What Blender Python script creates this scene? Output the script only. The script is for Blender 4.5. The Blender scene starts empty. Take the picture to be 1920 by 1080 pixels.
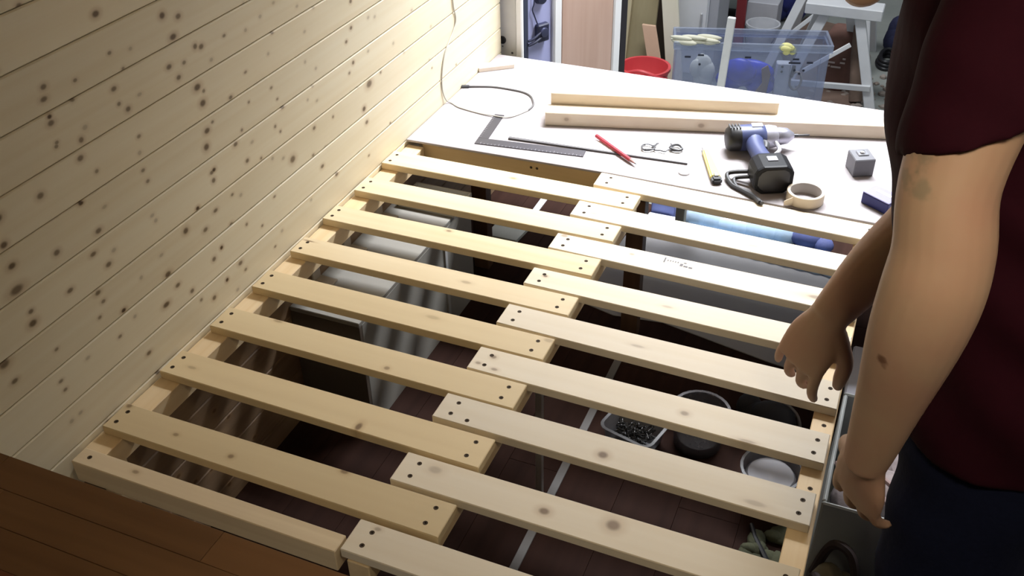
import bpy, bmesh, math, random
from mathutils import Vector, Matrix

sc = bpy.context.scene
COL = sc.collection
V = Vector

# ------------------------------------------------------------------ camera
cam_d = bpy.data.cameras.new('camera')
cam = bpy.data.objects.new('camera', cam_d)
COL.objects.link(cam)
cam_d.sensor_width = 36.0
cam_d.lens = 36.0 * 1811.33 / 1920
cam_d.clip_start = 0.02
cam_d.clip_end = 60
_r = V((0.9232837, 0.38369743, -0.01798574))
_d = V((0.21099169, -0.54571929, -0.81097039))
_f = V((-0.32098241, 0.7449609, -0.58481069))
_m = Matrix((_r, -_d, -_f)).transposed().to_4x4()
_m.translation = V((1.14295, -1.92726, 1.15774))
cam.matrix_world = _m
sc.camera = cam

# ------------------------------------------------------------------ light and exposure
sc.view_settings.view_transform = 'Standard'
sc.view_settings.look = 'None'
sc.view_settings.gamma = 1.0
sc.view_settings.use_curve_mapping = False
sc.view_settings.exposure = 0.0
w = bpy.data.worlds.new('world')
sc.world = w
w.use_nodes = True
w.node_tree.nodes['Background'].inputs[0].default_value = (0.82, 0.90, 1.0, 1)
w.node_tree.nodes['Background'].inputs[1].default_value = 0.36


def area(name, loc, target, sx, sy, power, col, spread=180):
    l = bpy.data.lights.new(name, 'AREA')
    l.shape = 'RECTANGLE'
    l.size = sx
    l.size_y = sy
    l.energy = power
    l.color = col
    l.spread = math.radians(spread)
    o = bpy.data.objects.new(name, l)
    COL.objects.link(o)
    o.location = loc
    o.rotation_euler = (V(target) - V(loc)).to_track_quat('-Z', 'Y').to_euler()
    return o


# daylight coming in over the open rear doors, a lamp strip in the workshop and a warm unseen lamp added to light the near arm
area('rear_daylight', (0.80, 1.17, 1.80), (0.60, 0.32, 0.0), 1.5, 0.5, 76, (0.94, 0.965, 1.0), 110)
area('workshop_lamp', (0.15, 2.25, 1.9), (0.25, 2.9, -1.0), 1.4, 0.4, 56, (0.93, 0.96, 1.0))
area('arm_lamp', (1.32, -1.62, 1.32), (1.16, -0.98, 0.5), 0.25, 0.2, 2.6, (1.0, 0.87, 0.64), 105)

# ------------------------------------------------------------------ helpers


class MB:
    """collects shapes and links them as one mesh object"""

    def __init__(s):
        s.v = []
        s.f = []
        s.mi = []

    def add(s, vs, fs, mi=0):
        n = len(s.v)
        s.v += [tuple(p) for p in vs]
        s.f += [tuple(i + n for i in f) for f in fs]
        s.mi += [mi] * len(fs)
        return s

    def box(s, x0, x1, y0, y1, z0, z1, mi=0):
        v = [(x0, y0, z0), (x1, y0, z0), (x1, y1, z0), (x0, y1, z0), (x0, y0, z1), (x1, y0, z1), (x1, y1, z1), (x0, y1, z1)]
        return s.add(v, [(3, 2, 1, 0), (4, 5, 6, 7), (0, 1, 5, 4), (1, 2, 6, 5), (2, 3, 7, 6), (3, 0, 4, 7)], mi)

    def obox(s, o, a, b, c, mi=0):
        """box from corner o with edge vectors a, b, c"""
        o, a, b, c = V(o), V(a), V(b), V(c)
        if a.cross(b).dot(c) < 0:
            a, b = b, a
        v = [o, o + a, o + a + b, o + b, o + c, o + a + c, o + a + b + c, o + b + c]
        return s.add(v, [(3, 2, 1, 0), (4, 5, 6, 7), (0, 1, 5, 4), (1, 2, 6, 5), (2, 3, 7, 6), (3, 0, 4, 7)], mi)

    def bar(s, p, q, w, h, up=(0, 0, 1), mi=0):
        """square-section bar from p to q, w across, h along up"""
        p, q = V(p), V(q)
        t = (q - p).normalized()
        a = t.cross(V(up)).normalized()
        b = a.cross(t).normalized()
        return s.obox(p - a * w / 2 - b * h / 2, a * w, b * h, q - p, mi)

    def prism(s, poly, z0, z1, mi=0):
        n = len(poly)
        v = [(x, y, z0) for x, y in poly] + [(x, y, z1) for x, y in poly]
        f = [tuple(range(n - 1, -1, -1)), tuple(range(n, 2 * n))]
        f += [(i, (i + 1) % n, n + (i + 1) % n, n + i) for i in range(n)]
        return s.add(v, f, mi)

    def rings(s, rs, cap=True, closed=False, mi=0):
        n = len(rs[0])
        v = [p for r in rs for p in r]
        f = []
        m = len(rs)
        for i in range(m if closed else m - 1):
            j = (i + 1) % m
            for k in range(n):
                l = (k + 1) % n
                f.append((i * n + k, i * n + l, j * n + l, j * n + k))
        if cap and not closed:
            f.append(tuple(range(n - 1, -1, -1)))
            f.append(tuple(range((m - 1) * n, m * n)))
        return s.add(v, f, mi)

    def lathe(s, o, axis, prof, n=20, cap=True, mi=0):
        o, ax = V(o), V(axis).normalized()
        u = ax.orthogonal().normalized()
        w_ = ax.cross(u)
        rs = []
        for t, r in prof:
            rs.append([o + ax * t + (u * math.cos(2 * math.pi * k / n) + w_ * math.sin(2 * math.pi * k / n)) * r for k in range(n)])
        return s.rings(rs, cap, mi=mi)

    def tube(s, pts, r, n=8, closed=False, mi=0):
        pts = [V(p) for p in pts]
        m = len(pts)
        rs = []
        ref = None
        for i, p in enumerate(pts):
            if closed:
                t = pts[(i + 1) % m] - pts[i - 1]
            else:
                t = pts[min(i + 1, m - 1)] - pts[max(i - 1, 0)]
            t.normalize()
            if ref is None:
                ref = t.orthogonal()
            u = (ref - t * ref.dot(t)).normalized()
            ref = u
            w_ = t.cross(u)
            rr = r[i] if isinstance(r, (list, tuple)) else r
            rs.append([p + (u * math.cos(2 * math.pi * k / n) + w_ * math.sin(2 * math.pi * k / n)) * rr for k in range(n)])
        return s.rings(rs, True, closed, mi)

    def sweep(s, pts, rad, ref, n=20, steps=6, round0=0.6, round1=0.6, mi=0):
        """rounded elliptical limb: rad = [(half width across, half depth along ref)]"""
        P = spline(pts, steps)
        R_ = spline([(a, b, 0) for a, b in rad], steps)
        ref = V(ref)
        rs = []

        def ring(c, t, a, b):
            d = (ref - t * ref.dot(t)).normalized()
            u = t.cross(d)
            return [c + u * (math.cos(2 * math.pi * k / n) * a) + d * (math.sin(2 * math.pi * k / n) * b) for k in range(n)]
        m = len(P)
        T = [(P[min(i + 1, m - 1)] - P[max(i - 1, 0)]).normalized() for i in range(m)]
        if round0:
            for q in (0.97, 0.8, 0.5):
                k = math.sqrt(1 - q * q)
                rs.append(ring(P[0] - T[0] * q * round0 * min(R_[0][0], R_[0][1]), T[0], R_[0][0] * k, R_[0][1] * k))
        for i in range(m):
            rs.append(ring(P[i], T[i], R_[i][0], R_[i][1]))
        if round1:
            for q in (0.5, 0.8, 0.97):
                k = math.sqrt(1 - q * q)
                rs.append(ring(P[-1] + T[-1] * q * round1 * min(R_[-1][0], R_[-1][1]), T[-1], R_[-1][0] * k, R_[-1][1] * k))
        return s.rings(rs, mi=mi)

    def ball(s, c, r, n=14, m=9, rot=None, mi=0):
        """ellipsoid, r = (rx, ry, rz)"""
        c = V(c)
        rs = []
        for i in range(m):
            a = -math.pi / 2 + math.pi * (i + 0.5) / m
            ring = []
            for k in range(n):
                b = 2 * math.pi * k / n
                p = V((r[0] * math.cos(a) * math.cos(b), r[1] * math.cos(a) * math.sin(b), r[2] * math.sin(a)))
                if rot:
                    p = rot @ p
                ring.append(c + p)
            rs.append(ring)
        return s.rings(rs, mi=mi)

    def mesh(s, name):
        me = bpy.data.meshes.new(name)
        me.from_pydata(s.v, [], s.f)
        me.validate()
        return me

    def build(s, name, mat, parent=None, bevel=0, smooth=False, seg=1):
        me = s.mesh(name)
        mats = mat if isinstance(mat, (list, tuple)) else [mat]
        for m_ in mats:
            me.materials.append(m_)
        if len(mats) > 1 and len(me.polygons) == len(s.mi):
            for p, i in zip(me.polygons, s.mi):
                p.material_index = i
        bm = bmesh.new()
        bm.from_mesh(me)
        bmesh.ops.recalc_face_normals(bm, faces=bm.faces)
        if bevel:
            es = [e for e in bm.edges if len(e.link_faces) == 2 and e.calc_face_angle() > 0.5]
            bmesh.ops.bevel(bm, geom=es, offset=bevel, segments=seg, affect='EDGES', clamp_overlap=True)
        bm.to_mesh(me)
        bm.free()
        if smooth:
            me.shade_smooth()
            if smooth != 'all':
                me.set_sharp_from_angle(angle=math.radians(smooth if smooth is not True else 40))
        o = bpy.data.objects.new(name, me)
        COL.objects.link(o)
        if parent:
            attach(o, parent)
        return o


def spline(pts, steps):
    pts = [V(p) for p in pts]
    if len(pts) < 3:
        return [pts[0].lerp(pts[-1], i / steps) for i in range(steps + 1)]
    out = []
    for i in range(len(pts) - 1):
        p0 = pts[max(i - 1, 0)]
        p1, p2 = pts[i], pts[i + 1]
        p3 = pts[min(i + 2, len(pts) - 1)]
        for k in range(steps):
            t = k / steps
            out.append(0.5 * ((2 * p1) + (p2 - p0) * t + (2 * p0 - 5 * p1 + 4 * p2 - p3) * t * t + (3 * p1 - p0 - 3 * p2 + p3) * t ** 3))
    out.append(pts[-1])
    return out


def world_loc(o):
    m = Matrix.Translation(o.location)
    return (world_loc(o.parent) @ o.matrix_parent_inverse @ m) if o.parent else m


def attach(o, parent):
    o.parent = parent
    o.matrix_parent_inverse = world_loc(parent).inverted()


def tag(o, label=None, cat=None, group=None, kind=None):
    if label:
        o['label'] = label
    if cat:
        o['category'] = cat
    if group:
        o['group'] = group
    if kind:
        o['kind'] = kind
    return o


def thing(name, loc, label, cat, group=None):
    o = bpy.data.objects.new(name, None)
    o.empty_display_size = 0.05
    COL.objects.link(o)
    o.location = loc
    return tag(o, label, cat, group)


def struct(o):
    o['kind'] = 'structure'
    return o


# ------------------------------------------------------------------ materials
_mats = {}


def plain(name, col, rough=0.6, metal=0.0, var=0.06, scale=30, bump=0.0, coat=0.0, spec=0.5):
    if name in _mats:
        return _mats[name]
    m = bpy.data.materials.new(name)
    m.use_nodes = True
    nt = m.node_tree
    b = nt.nodes['Principled BSDF']
    b.inputs['Roughness'].default_value = rough
    b.inputs['Metallic'].default_value = metal
    b.inputs['Coat Weight'].default_value = coat
    b.inputs['Specular IOR Level'].default_value = spec
    tc = nt.nodes.new('ShaderNodeTexCoord')
    nz = nt.nodes.new('ShaderNodeTexNoise')
    nz.inputs['Scale'].default_value = scale
    nz.inputs['Detail'].default_value = 3
    nt.links.new(tc.outputs['Object'], nz.inputs['Vector'])
    mx = nt.nodes.new('ShaderNodeMix')
    mx.data_type = 'RGBA'
    mx.inputs['A'].default_value = tuple(c * (1 - var) for c in col) + (1,)
    mx.inputs['B'].default_value = tuple(min(1, c * (1 + var)) for c in col) + (1,)
    nt.links.new(nz.outputs['Fac'], mx.inputs['Factor'])
    nt.links.new(mx.outputs['Result'], b.inputs['Base Color'])
    if bump:
        bp = nt.nodes.new('ShaderNodeBump')
        bp.inputs['Strength'].default_value = bump
        bp.inputs['Distance'].default_value = 0.004
        nt.links.new(nz.outputs['Fac'], bp.inputs['Height'])
        nt.links.new(bp.outputs['Normal'], b.inputs['Normal'])
    _mats[name] = m
    return m


def wood(name, c1, c2, axis='x', seed=0.0, knots=(), kax='xy', rough=0.55, knot_col=(0.10, 0.045, 0.015), fine=55, halo=(0.36, 0.20, 0.08), spec=0.35):
    """long grain along axis; knots = [(u, v, ru, rv, strength)] in the two object axes kax"""
    m = bpy.data.materials.new(name)
    m.use_nodes = True
    nt = m.node_tree
    N, L = nt.nodes.new, nt.links.new
    b = nt.nodes['Principled BSDF']
    b.inputs['Roughness'].default_value = rough
    b.inputs['Specular IOR Level'].default_value = spec
    tc = N('ShaderNodeTexCoord')
    oi = N('ShaderNodeObjectInfo')
    mp = N('ShaderNodeMapping')
    L(tc.outputs['Object'], mp.inputs['Vector'])
    mp.inputs['Location'].default_value = (seed * 3.7, seed * 1.3, seed * 2.1)
    s = {'x': (1.2, fine, fine), 'y': (fine, 1.2, fine), 'z': (fine, fine, 1.2)}[axis]
    mp.inputs['Scale'].default_value = s
    n1 = N('ShaderNodeTexNoise')
    n1.noise_dimensions = '4D'
    n1.inputs['Scale'].default_value = 1.0
    n1.inputs['Detail'].default_value = 4
    n1.inputs['Distortion'].default_value = 0.35
    L(mp.outputs['Vector'], n1.inputs['Vector'])
    mw = N('ShaderNodeMath')
    mw.operation = 'MULTIPLY'
    mw.inputs[1].default_value = 37.0
    L(oi.outputs['Random'], mw.inputs[0])
    L(mw.outputs[0], n1.inputs['W'])
    n2 = N('ShaderNodeTexNoise')
    n2.inputs['Scale'].default_value = 4.0
    n2.inputs['Detail'].default_value = 2
    L(tc.outputs['Object'], n2.inputs['Vector'])
    ad = N('ShaderNodeMath')
    ad.operation = 'MULTIPLY_ADD'
    ad.inputs[1].default_value = 0.45
    L(n2.outputs['Fac'], ad.inputs[0])
    L(n1.outputs['Fac'], ad.inputs[2])
    mr = N('ShaderNodeMapRange')
    mr.inputs['From Min'].default_value = 0.45
    mr.inputs['From Max'].default_value = 1.0
    L(ad.outputs[0], mr.inputs['Value'])
    mx = N('ShaderNodeMix')
    mx.data_type = 'RGBA'
    mx.inputs['A'].default_value = tuple(c1) + (1,)
    mx.inputs['B'].default_value = tuple(c2) + (1,)
    L(mr.outputs['Result'], mx.inputs['Factor'])
    col = mx.outputs['Result']
    if knots:
        core = halo_s = None
        iu, iv = 'xyz'.index(kax[0]), 'xyz'.index(kax[1])
        for (u, v, ru, rv, st) in knots:
            sb = N('ShaderNodeVectorMath')
            sb.operation = 'SUBTRACT'
            c = [0, 0, 0]
            c[iu], c[iv] = u, v
            sb.inputs[1].default_value = c
            L(tc.outputs['Object'], sb.inputs[0])
            ml = N('ShaderNodeVectorMath')
            ml.operation = 'MULTIPLY'
            k = [0, 0, 0]
            k[iu], k[iv] = 1 / ru, 1 / rv
            ml.inputs[1].default_value = k
            L(sb.outputs[0], ml.inputs[0])
            ln = N('ShaderNodeVectorMath')
            ln.operation = 'LENGTH'
            L(ml.outputs[0], ln.inputs[0])
            r1 = N('ShaderNodeMapRange')
            r1.interpolation_type = 'SMOOTHSTEP'
            r1.inputs['From Min'].default_value = 1.25
            r1.inputs['From Max'].default_value = 0.45
            r1.inputs['To Max'].default_value = st
            L(ln.outputs['Value'], r1.inputs['Value'])
            r2 = N('ShaderNodeMapRange')
            r2.interpolation_type = 'SMOOTHSTEP'
            r2.inputs['From Min'].default_value = 2.6
            r2.inputs['From Max'].default_value = 0.6
            r2.inputs['To Max'].default_value = st * 0.5
            L(ln.outputs['Value'], r2.inputs['Value'])
            for q, r in (('c', r1), ('h', r2)):
                old = core if q == 'c' else halo_s
                if old is None:
                    new = r.outputs['Result']
                else:
                    mm = N('ShaderNodeMath')
                    mm.operation = 'MAXIMUM'
                    L(old, mm.inputs[0])
                    L(r.outputs['Result'], mm.inputs[1])
                    new = mm.outputs[0]
                if q == 'c':
                    core = new
                else:
                    halo_s = new
        for fac, kc in ((halo_s, halo), (core, knot_col)):
            m2 = N('ShaderNodeMix')
            m2.data_type = 'RGBA'
            L(fac, m2.inputs['Factor'])
            L(col, m2.inputs['A'])
            m2.inputs['B'].default_value = tuple(kc) + (1,)
            col = m2.outputs['Result']
    # a little tone difference from board to board
    hv = N('ShaderNodeHueSaturation')
    r3 = N('ShaderNodeMapRange')
    r3.inputs['To Min'].default_value = 0.93
    r3.inputs['To Max'].default_value = 1.06
    L(oi.outputs['Random'], r3.inputs['Value'])
    L(r3.outputs['Result'], hv.inputs['Value'])
    L(col, hv.inputs['Color'])
    L(hv.outputs['Color'], b.inputs['Base Color'])
    bp = N('ShaderNodeBump')
    bp.inputs['Strength'].default_value = 0.08
    bp.inputs['Distance'].default_value = 0.002
    L(n1.outputs['Fac'], bp.inputs['Height'])
    L(bp.outputs['Normal'], b.inputs['Normal'])
    return m


def clear_plastic(name, col, opacity=0.5, rough=0.3):
    """milky translucent plastic"""
    m = bpy.data.materials.new(name)
    m.use_nodes = True
    nt = m.node_tree
    b = nt.nodes['Principled BSDF']
    b.inputs['Base Color'].default_value = tuple(col) + (1,)
    b.inputs['Roughness'].default_value = rough
    tr = nt.nodes.new('ShaderNodeBsdfTransparent')
    tr.inputs[0].default_value = tuple(0.5 + 0.5 * c for c in col) + (1,)
    mx = nt.nodes.new('ShaderNodeMixShader')
    nz = nt.nodes.new('ShaderNodeTexNoise')
    nz.inputs['Scale'].default_value = 9
    mr = nt.nodes.new('ShaderNodeMapRange')
    mr.inputs['To Min'].default_value = opacity - 0.07
    mr.inputs['To Max'].default_value = opacity + 0.07
    nt.links.new(nz.outputs['Fac'], mr.inputs['Value'])
    nt.links.new(mr.outputs['Result'], mx.inputs[0])
    nt.links.new(tr.outputs[0], mx.inputs[1])
    nt.links.new(b.outputs[0], mx.inputs[2])
    nt.links.new(mx.outputs[0], nt.nodes['Material Output'].inputs['Surface'])
    return m


PINE1, PINE2 = (0.80, 0.63, 0.40), (0.70, 0.50, 0.27)
pine_x = wood('pine_x', PINE1, PINE2, 'x')
pine_y = wood('pine_y', PINE1, PINE2, 'y')
pine_z = wood('pine_z', PINE1, PINE2, 'z')
dark_wood_z = wood('dark_wood_z', (0.12, 0.065, 0.035), (0.07, 0.035, 0.02), 'z')
black_pl = plain('black_plastic', (0.012, 0.012, 0.014), 0.45)
dark_grey = plain('dark_grey', (0.045, 0.045, 0.05), 0.5)
white_paint = plain('white_paint', (0.80, 0.81, 0.82), 0.5, var=0.03)
screw_mat = plain('screw_steel', (0.055, 0.035, 0.02), 0.7, 0.0, spec=0.2)
steel = plain('bare_steel', (0.55, 0.56, 0.60), 0.28, 0.9)
F = -0.456           # van floor
G = -1.04            # workshop floor outside

# ------------------------------------------------------------------ the van's shell
KN = '''-0.972,0.701,m;-0.842,0.645,b;-0.704,0.595,b;-0.667,0.581,m;-0.690,0.553,b;-0.836,0.580,s;-0.791,0.570,f;-0.642,0.518,m;-0.627,0.512,m;-0.561,0.508,s;-0.498,0.496,f;-0.490,0.544,f;-0.419,0.462,s;-0.448,0.505,f;-0.400,0.516,f;-0.325,0.484,f;-0.268,0.463,f;-0.312,0.426,f;-0.716,0.509,m;-0.678,0.502,s;-0.699,0.483,m;-0.608,0.480,f;-0.443,0.428,f;-0.521,0.421,s;-0.326,0.365,f;-0.291,0.337,f;-0.975,0.581,m;-0.981,0.564,m;-0.916,0.567,s;-0.847,0.524,m;-0.845,0.497,s;-0.829,0.481,m;-0.797,0.493,f;-0.981,0.536,k;-0.982,0.526,m;-0.983,0.494,s;-0.986,0.489,s;-0.938,0.477,m;-0.924,0.492,f;-0.931,0.542,s;-0.817,0.546,s;-0.659,0.448,b;-0.645,0.435,s;-0.654,0.415,b;-0.640,0.371,s;-0.659,0.362,b;-0.670,0.334,b;-0.577,0.393,m;-0.528,0.362,s;-0.452,0.360,s;-0.439,0.330,s;-0.426,0.307,m;-0.312,0.305,f;-0.337,0.284,f;-0.304,0.268,f;-0.564,0.319,s;-0.461,0.279,s;-0.447,0.261,s;-0.590,0.301,m;-0.541,0.282,f;-0.566,0.253,m;-0.523,0.237,s;-0.488,0.219,f;-0.453,0.202,f;-0.422,0.184,B;-0.329,0.214,m;-0.252,0.206,s;-0.298,0.152,s;-0.348,0.157,s;-0.320,0.115,m;-0.269,0.068,m;-0.664,0.283,k;-0.671,0.281,m;-0.671,0.264,m;-0.950,0.451,m;-0.927,0.416,s;-0.822,0.428,s;-0.833,0.369,s;-0.829,0.346,s;-0.830,0.401,f;-1.042,0.632,s;-1.041,0.433,m;-0.975,0.383,k;-0.933,0.353,f;-0.959,0.322,m;-1.127,0.397,b;-1.121,0.439,b;-1.047,0.334,m;-1.127,0.360,b;-1.134,0.321,B;-0.983,0.291,m;-0.941,0.273,f;-0.960,0.256,m;-1.047,0.261,m;-0.998,0.223,m;-0.993,0.202,s;-1.010,0.180,s;-1.125,0.274,m;-1.129,0.254,b;-0.959,0.159,k;-0.940,0.132,f;-0.983,0.119,s;-0.902,0.191,f;-0.844,0.202,f;-0.841,0.158,b;-0.825,0.123,m;-0.794,0.089,m;-0.864,0.105,b;-0.772,0.211,b;-0.722,0.184,m;-0.729,0.235,k;-0.684,0.205,m;-0.840,0.283,f;-0.835,0.270,f;-0.650,0.153,m;-0.606,0.128,s;-0.560,0.098,s;-0.629,0.210,s;-0.605,0.196,f;-0.504,0.137,s;-0.381,0.061,f;-0.500,0.050,f;-0.532,0.029,s;-0.691,0.124,k;-0.718,0.114,m;-0.648,0.060,m;-0.637,0.037,s;-0.696,0.050,k;-0.742,0.037,m;-0.777,0.056,s;-0.673,0.010,f;-1.107,0.185,s;-1.058,0.129,f;-0.934,0.044,m;-1.198,0.226,B;-1.193,0.188,m;-1.120,0.128,s;-1.118,0.108,s;-1.107,0.047,f;-1.128,0.046,f;-0.124,0.428,m;-0.135,0.371,m;-0.161,0.348,m;-0.058,0.368,f;-0.029,0.360,f;0.150,0.315,f;-0.074,0.293,f;0.045,0.268,f;0.246,0.239,f;-0.143,0.292,m;-0.164,0.275,s;-0.028,0.222,s;0.094,0.227,f;0.224,0.155,f;-0.085,0.216,B;-0.135,0.230,f;-0.120,0.167,b;-0.115,0.130,m;-0.007,0.078,s;-0.123,0.044,s;0.236,0.128,s;0.382,0.080,s;'''
SZ = {'B': (0.0080, 0.75), 'b': (0.0056, 0.85), 'm': (0.0043, 0.72), 's': (0.0032, 0.6), 'f': (0.0036, 0.3), 'k': (0.0036, 1.0)}
PITCH, Z0 = 0.0783, 0.700
rnd = random.Random(4)
by_plank = {}
for q in KN.split(';'):
    q = q.strip()
    if not q:
        continue
    a, b_, k = q.split(',')
    y, z = float(a), float(b_)
    r, st = SZ[k]
    i = math.floor((Z0 - z) / PITCH)
    by_plank.setdefault(i, []).append((y, z, r * rnd.uniform(1.25, 1.7), r * rnd.uniform(0.95, 1.25), st))

wall_left = struct(MB().box(-0.035, -0.022, -2.9, 0.70, F, 1.35).build('wall_left', dark_grey))
WALL1, WALL2 = (0.79, 0.725, 0.56), (0.72, 0.625, 0.44)
for i in range(-8, 15):
    zt = Z0 - PITCH * i
    zb = max(zt - PITCH, F)
    if zt < -0.03:  # planks below the bed: the shade there is put into darker wood
        mt = wood('wall_plank_shaded', (0.30, 0.20, 0.12), (0.20, 0.125, 0.07), 'y', i, [(rnd.uniform(-1.1, 0), rnd.uniform(zb, zt), 0.007, 0.005, 0.7) for _ in range(5)], 'yz')
    else:
        kn = by_plank.get(i) or [(rnd.uniform(-2, 0.6), rnd.uniform(zb, zt), 0.006, 0.0045, 0.8) for _ in range(9)]
        mt = wood('wall_plank', WALL1, WALL2, 'y', i, kn, 'yz', knot_col=(0.075, 0.04, 0.014))
    g, t = 0.0014, 0.0022
    p = MB()
    prof = [(-0.022, zb), (-0.0105, zb), (-0.008, zb + t), (-0.008, zt - t - g), (-0.0105, zt - g), (-0.022, zt - g)]
    n = len(prof)
    vs = [(x, -2.85, z) for x, z in prof] + [(x, 0.70, z) for x, z in prof]
    p.add(vs, [tuple(range(n)), tuple(range(2 * n - 1, n - 1, -1))] + [(k, n + k, n + (k + 1) % n, (k + 1) % n) for k in range(n)])
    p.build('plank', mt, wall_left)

floor = struct(MB().box(-0.035, 1.83, -2.9, 0.72, F - 0.03, F - 0.008).build('floor', dark_grey))
lam = [wood('laminate', (0.040, 0.019, 0.014), (0.022, 0.0105, 0.008), 'y', k, rough=0.75, fine=30, spec=0.06) for k in range(3)]
k = 0
for i in range(14):
    x0 = -0.02 + i * 0.132
    y = -2.9 + (i % 3) * 0.41 - 0.4
    while y < 0.72:
        y0, y1 = max(y, -1.6), min(y + 1.2, 0.72)
        if y1 > y0 + 0.02:
            MB().box(x0 + 0.0003, x0 + 0.1317, y0 + 0.0003, y1 - 0.0003, F - 0.008, F).build('floorboard', lam[k % 3], floor, 0.0005)
            k += 1
        y += 1.2
MB().box(-0.02, 1.83, -2.9, -1.6, F - 0.008, F).build('floorboard', lam[0], floor)
trim = struct(MB().box(0.626, 0.645, -2.0, -0.06, F, F + 0.003).build('trim_1', plain('strip_alu', (0.18, 0.17, 0.165), 0.6), None, 0.0008))

lining = plain('van_lining', (0.55, 0.53, 0.50), 0.8)
struct(MB().box(-0.035, 1.83, -2.9, 0.74, 1.35, 1.39).build('ceiling', wood('ceiling_boards', (0.70, 0.58, 0.40), (0.6, 0.46, 0.29), 'y')))
struct(MB().box(1.80, 1.83, -2.9, 0.72, F, 1.35).build('wall_right', lining))
struct(MB().box(-0.035, 1.83, -2.93, -2.9, F, 1.35).build('wall_front', lining))

# workshop behind the open doors
def mottled(name, c1, c2, scale, rough=0.8):
    m = plain(name, c1, rough, scale=scale)
    mx = [n for n in m.node_tree.nodes if n.type == 'MIX'][0]
    mx.inputs['A'].default_value = tuple(c1) + (1,)
    mx.inputs['B'].default_value = tuple(c2) + (1,)
    return m


struct(MB().box(-3, 4, 0.74, 6, G - 0.05, G).build('ground', mottled('concrete', (0.20, 0.22, 0.20), (0.34, 0.35, 0.32), 5)))
struct(MB().box(-3, 4, 5.4, 5.5, G, 2.2).build('wall_back', plain('workshop_wall', (0.05, 0.042, 0.036), 0.9, var=0.3, scale=3)))

# rear pillar and the open rear door
pillar = struct(MB().box(-0.16, 0.036, 0.722, 0.742, F, 1.37).build('trim_2', mottled('pillar_paint', (0.60, 0.60, 0.60), (0.50, 0.51, 0.52), 22, 0.5), None, 0.003))
MB().box(0.036, 0.057, 0.714, 0.730, F, 1.37).build('edge_strip', white_paint, pillar, 0.004)
MB().lathe((-0.012, 0.7222, 0.027), (0, -1, 0), [(0, 0.0125), (0.003, 0.0125), (0.004, 0.011), (0.0015, 0.009)], 18).build('grommet', black_pl, pillar, smooth=True)
for hx, hz, r in ((0.020, -0.012, 0.004), (-0.012, 0.006, 0.0025), (-0.020, 0.085, 0.003)):
    MB().lathe((hx, 0.7222, hz), (0, -1, 0), [(0, r), (0.002, r * 0.7)], 10).build('bolt', dark_grey, pillar)

H = V((-0.06, 0.78, 0))
DD = V((0.49, 0.872, 0)).normalized()
NN = V((DD.y, -DD.x, 0))


def door_box(s0, s1, z0, z1, d0, d1):
    """slab on the opened door: along s, up z, proud from d0 to d1"""
    return MB().obox(H + DD * s0 + NN * d0 + V((0, 0, z0)), DD * (s1 - s0), NN * (d1 - d0), (0, 0, z1 - z0))


ZT = 1.25
door = struct(door_box(0.0, 0.582, F, ZT, -0.04, -0.012).build('door_1', white_paint, None, 0.003))
door_box(0.104, 0.131, F, ZT, -0.012, 0.004).build('rubber_seal', plain('seal_blue_black', (0.030, 0.036, 0.065), 0.6), door, 0.003)
door_box(0.131, 0.238, F, ZT, -0.012, -0.008).build('metal_recess', plain('lavender_metal', (0.36, 0.38, 0.62), 0.45, var=0.04, scale=4), door)
door_box(0.0, 0.104, F, ZT, -0.012, 0.002).build('door_frame', white_paint, door, 0.004)
door_box(0.238, 0.274, F, ZT, -0.012, 0.006).build('door_frame', white_paint, door, 0.005)
door_box(0.510, 0.548, F, ZT, -0.012, 0.006).build('door_frame', white_paint, door, 0.005)
door_box(0.548, 0.580, F, ZT, -0.03, 0.002).build('rubber_seal', plain('seal_black', (0.014, 0.012, 0.016), 0.6), door, 0.003)
ply = wood('door_card_ply', (0.56, 0.40, 0.33), (0.44, 0.29, 0.22), 'z', 3, fine=22)
door_box(0.276, 0.508, F + 0.02, ZT - 0.1, -0.012, 0.0025).build('door_card', ply, door, 0.002)


def dpt(s_, z, d=0.0):
    return H + DD * s_ + NN * d + V((0, 0, z))


lock_m = plain('lock_blue_black', (0.016, 0.018, 0.045), 0.4)
lk = door_box(0.164, 0.212, -0.052, 0.008, -0.008, 0.014).build('door_lock', lock_m, door, 0.004)
MB().lathe(dpt(0.188, -0.02, 0.014), NN, [(0, 0.017), (0.006, 0.015), (0.007, 0.006)], 14).build('latch_plate', plain('latch', (0.06, 0.065, 0.12), 0.3, 0.5), lk, smooth=True)
MB().lathe(dpt(0.186, 0.092, -0.008), NN, [(0, 0.022), (0.018, 0.018), (0.02, 0.008)], 16).build('door_lock', lock_m, door, smooth=True)
MB().tube(spline([dpt(0.128, -0.052, 0.006), dpt(0.15, -0.045, 0.012), dpt(0.19, -0.03, 0.012)], 5), 0.0055, 8).build('pull_rod', lock_m, door, smooth=True)
MB().tube(spline([dpt(0.128, -0.038, 0.006), dpt(0.15, -0.03, 0.012), dpt(0.185, -0.012, 0.012)], 5), 0.0045, 8).build('pull_rod', lock_m, door, smooth=True)
MB().tube(spline([dpt(0.152, 0.14, 0.0), dpt(0.158, 0.085, 0.0), dpt(0.150, 0.062, 0.0), dpt(0.158, 0.04, 0.0), dpt(0.168, 0.01, 0.004)], 5), 0.0022, 6).build('cable', lock_m, door, smooth=True)

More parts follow.
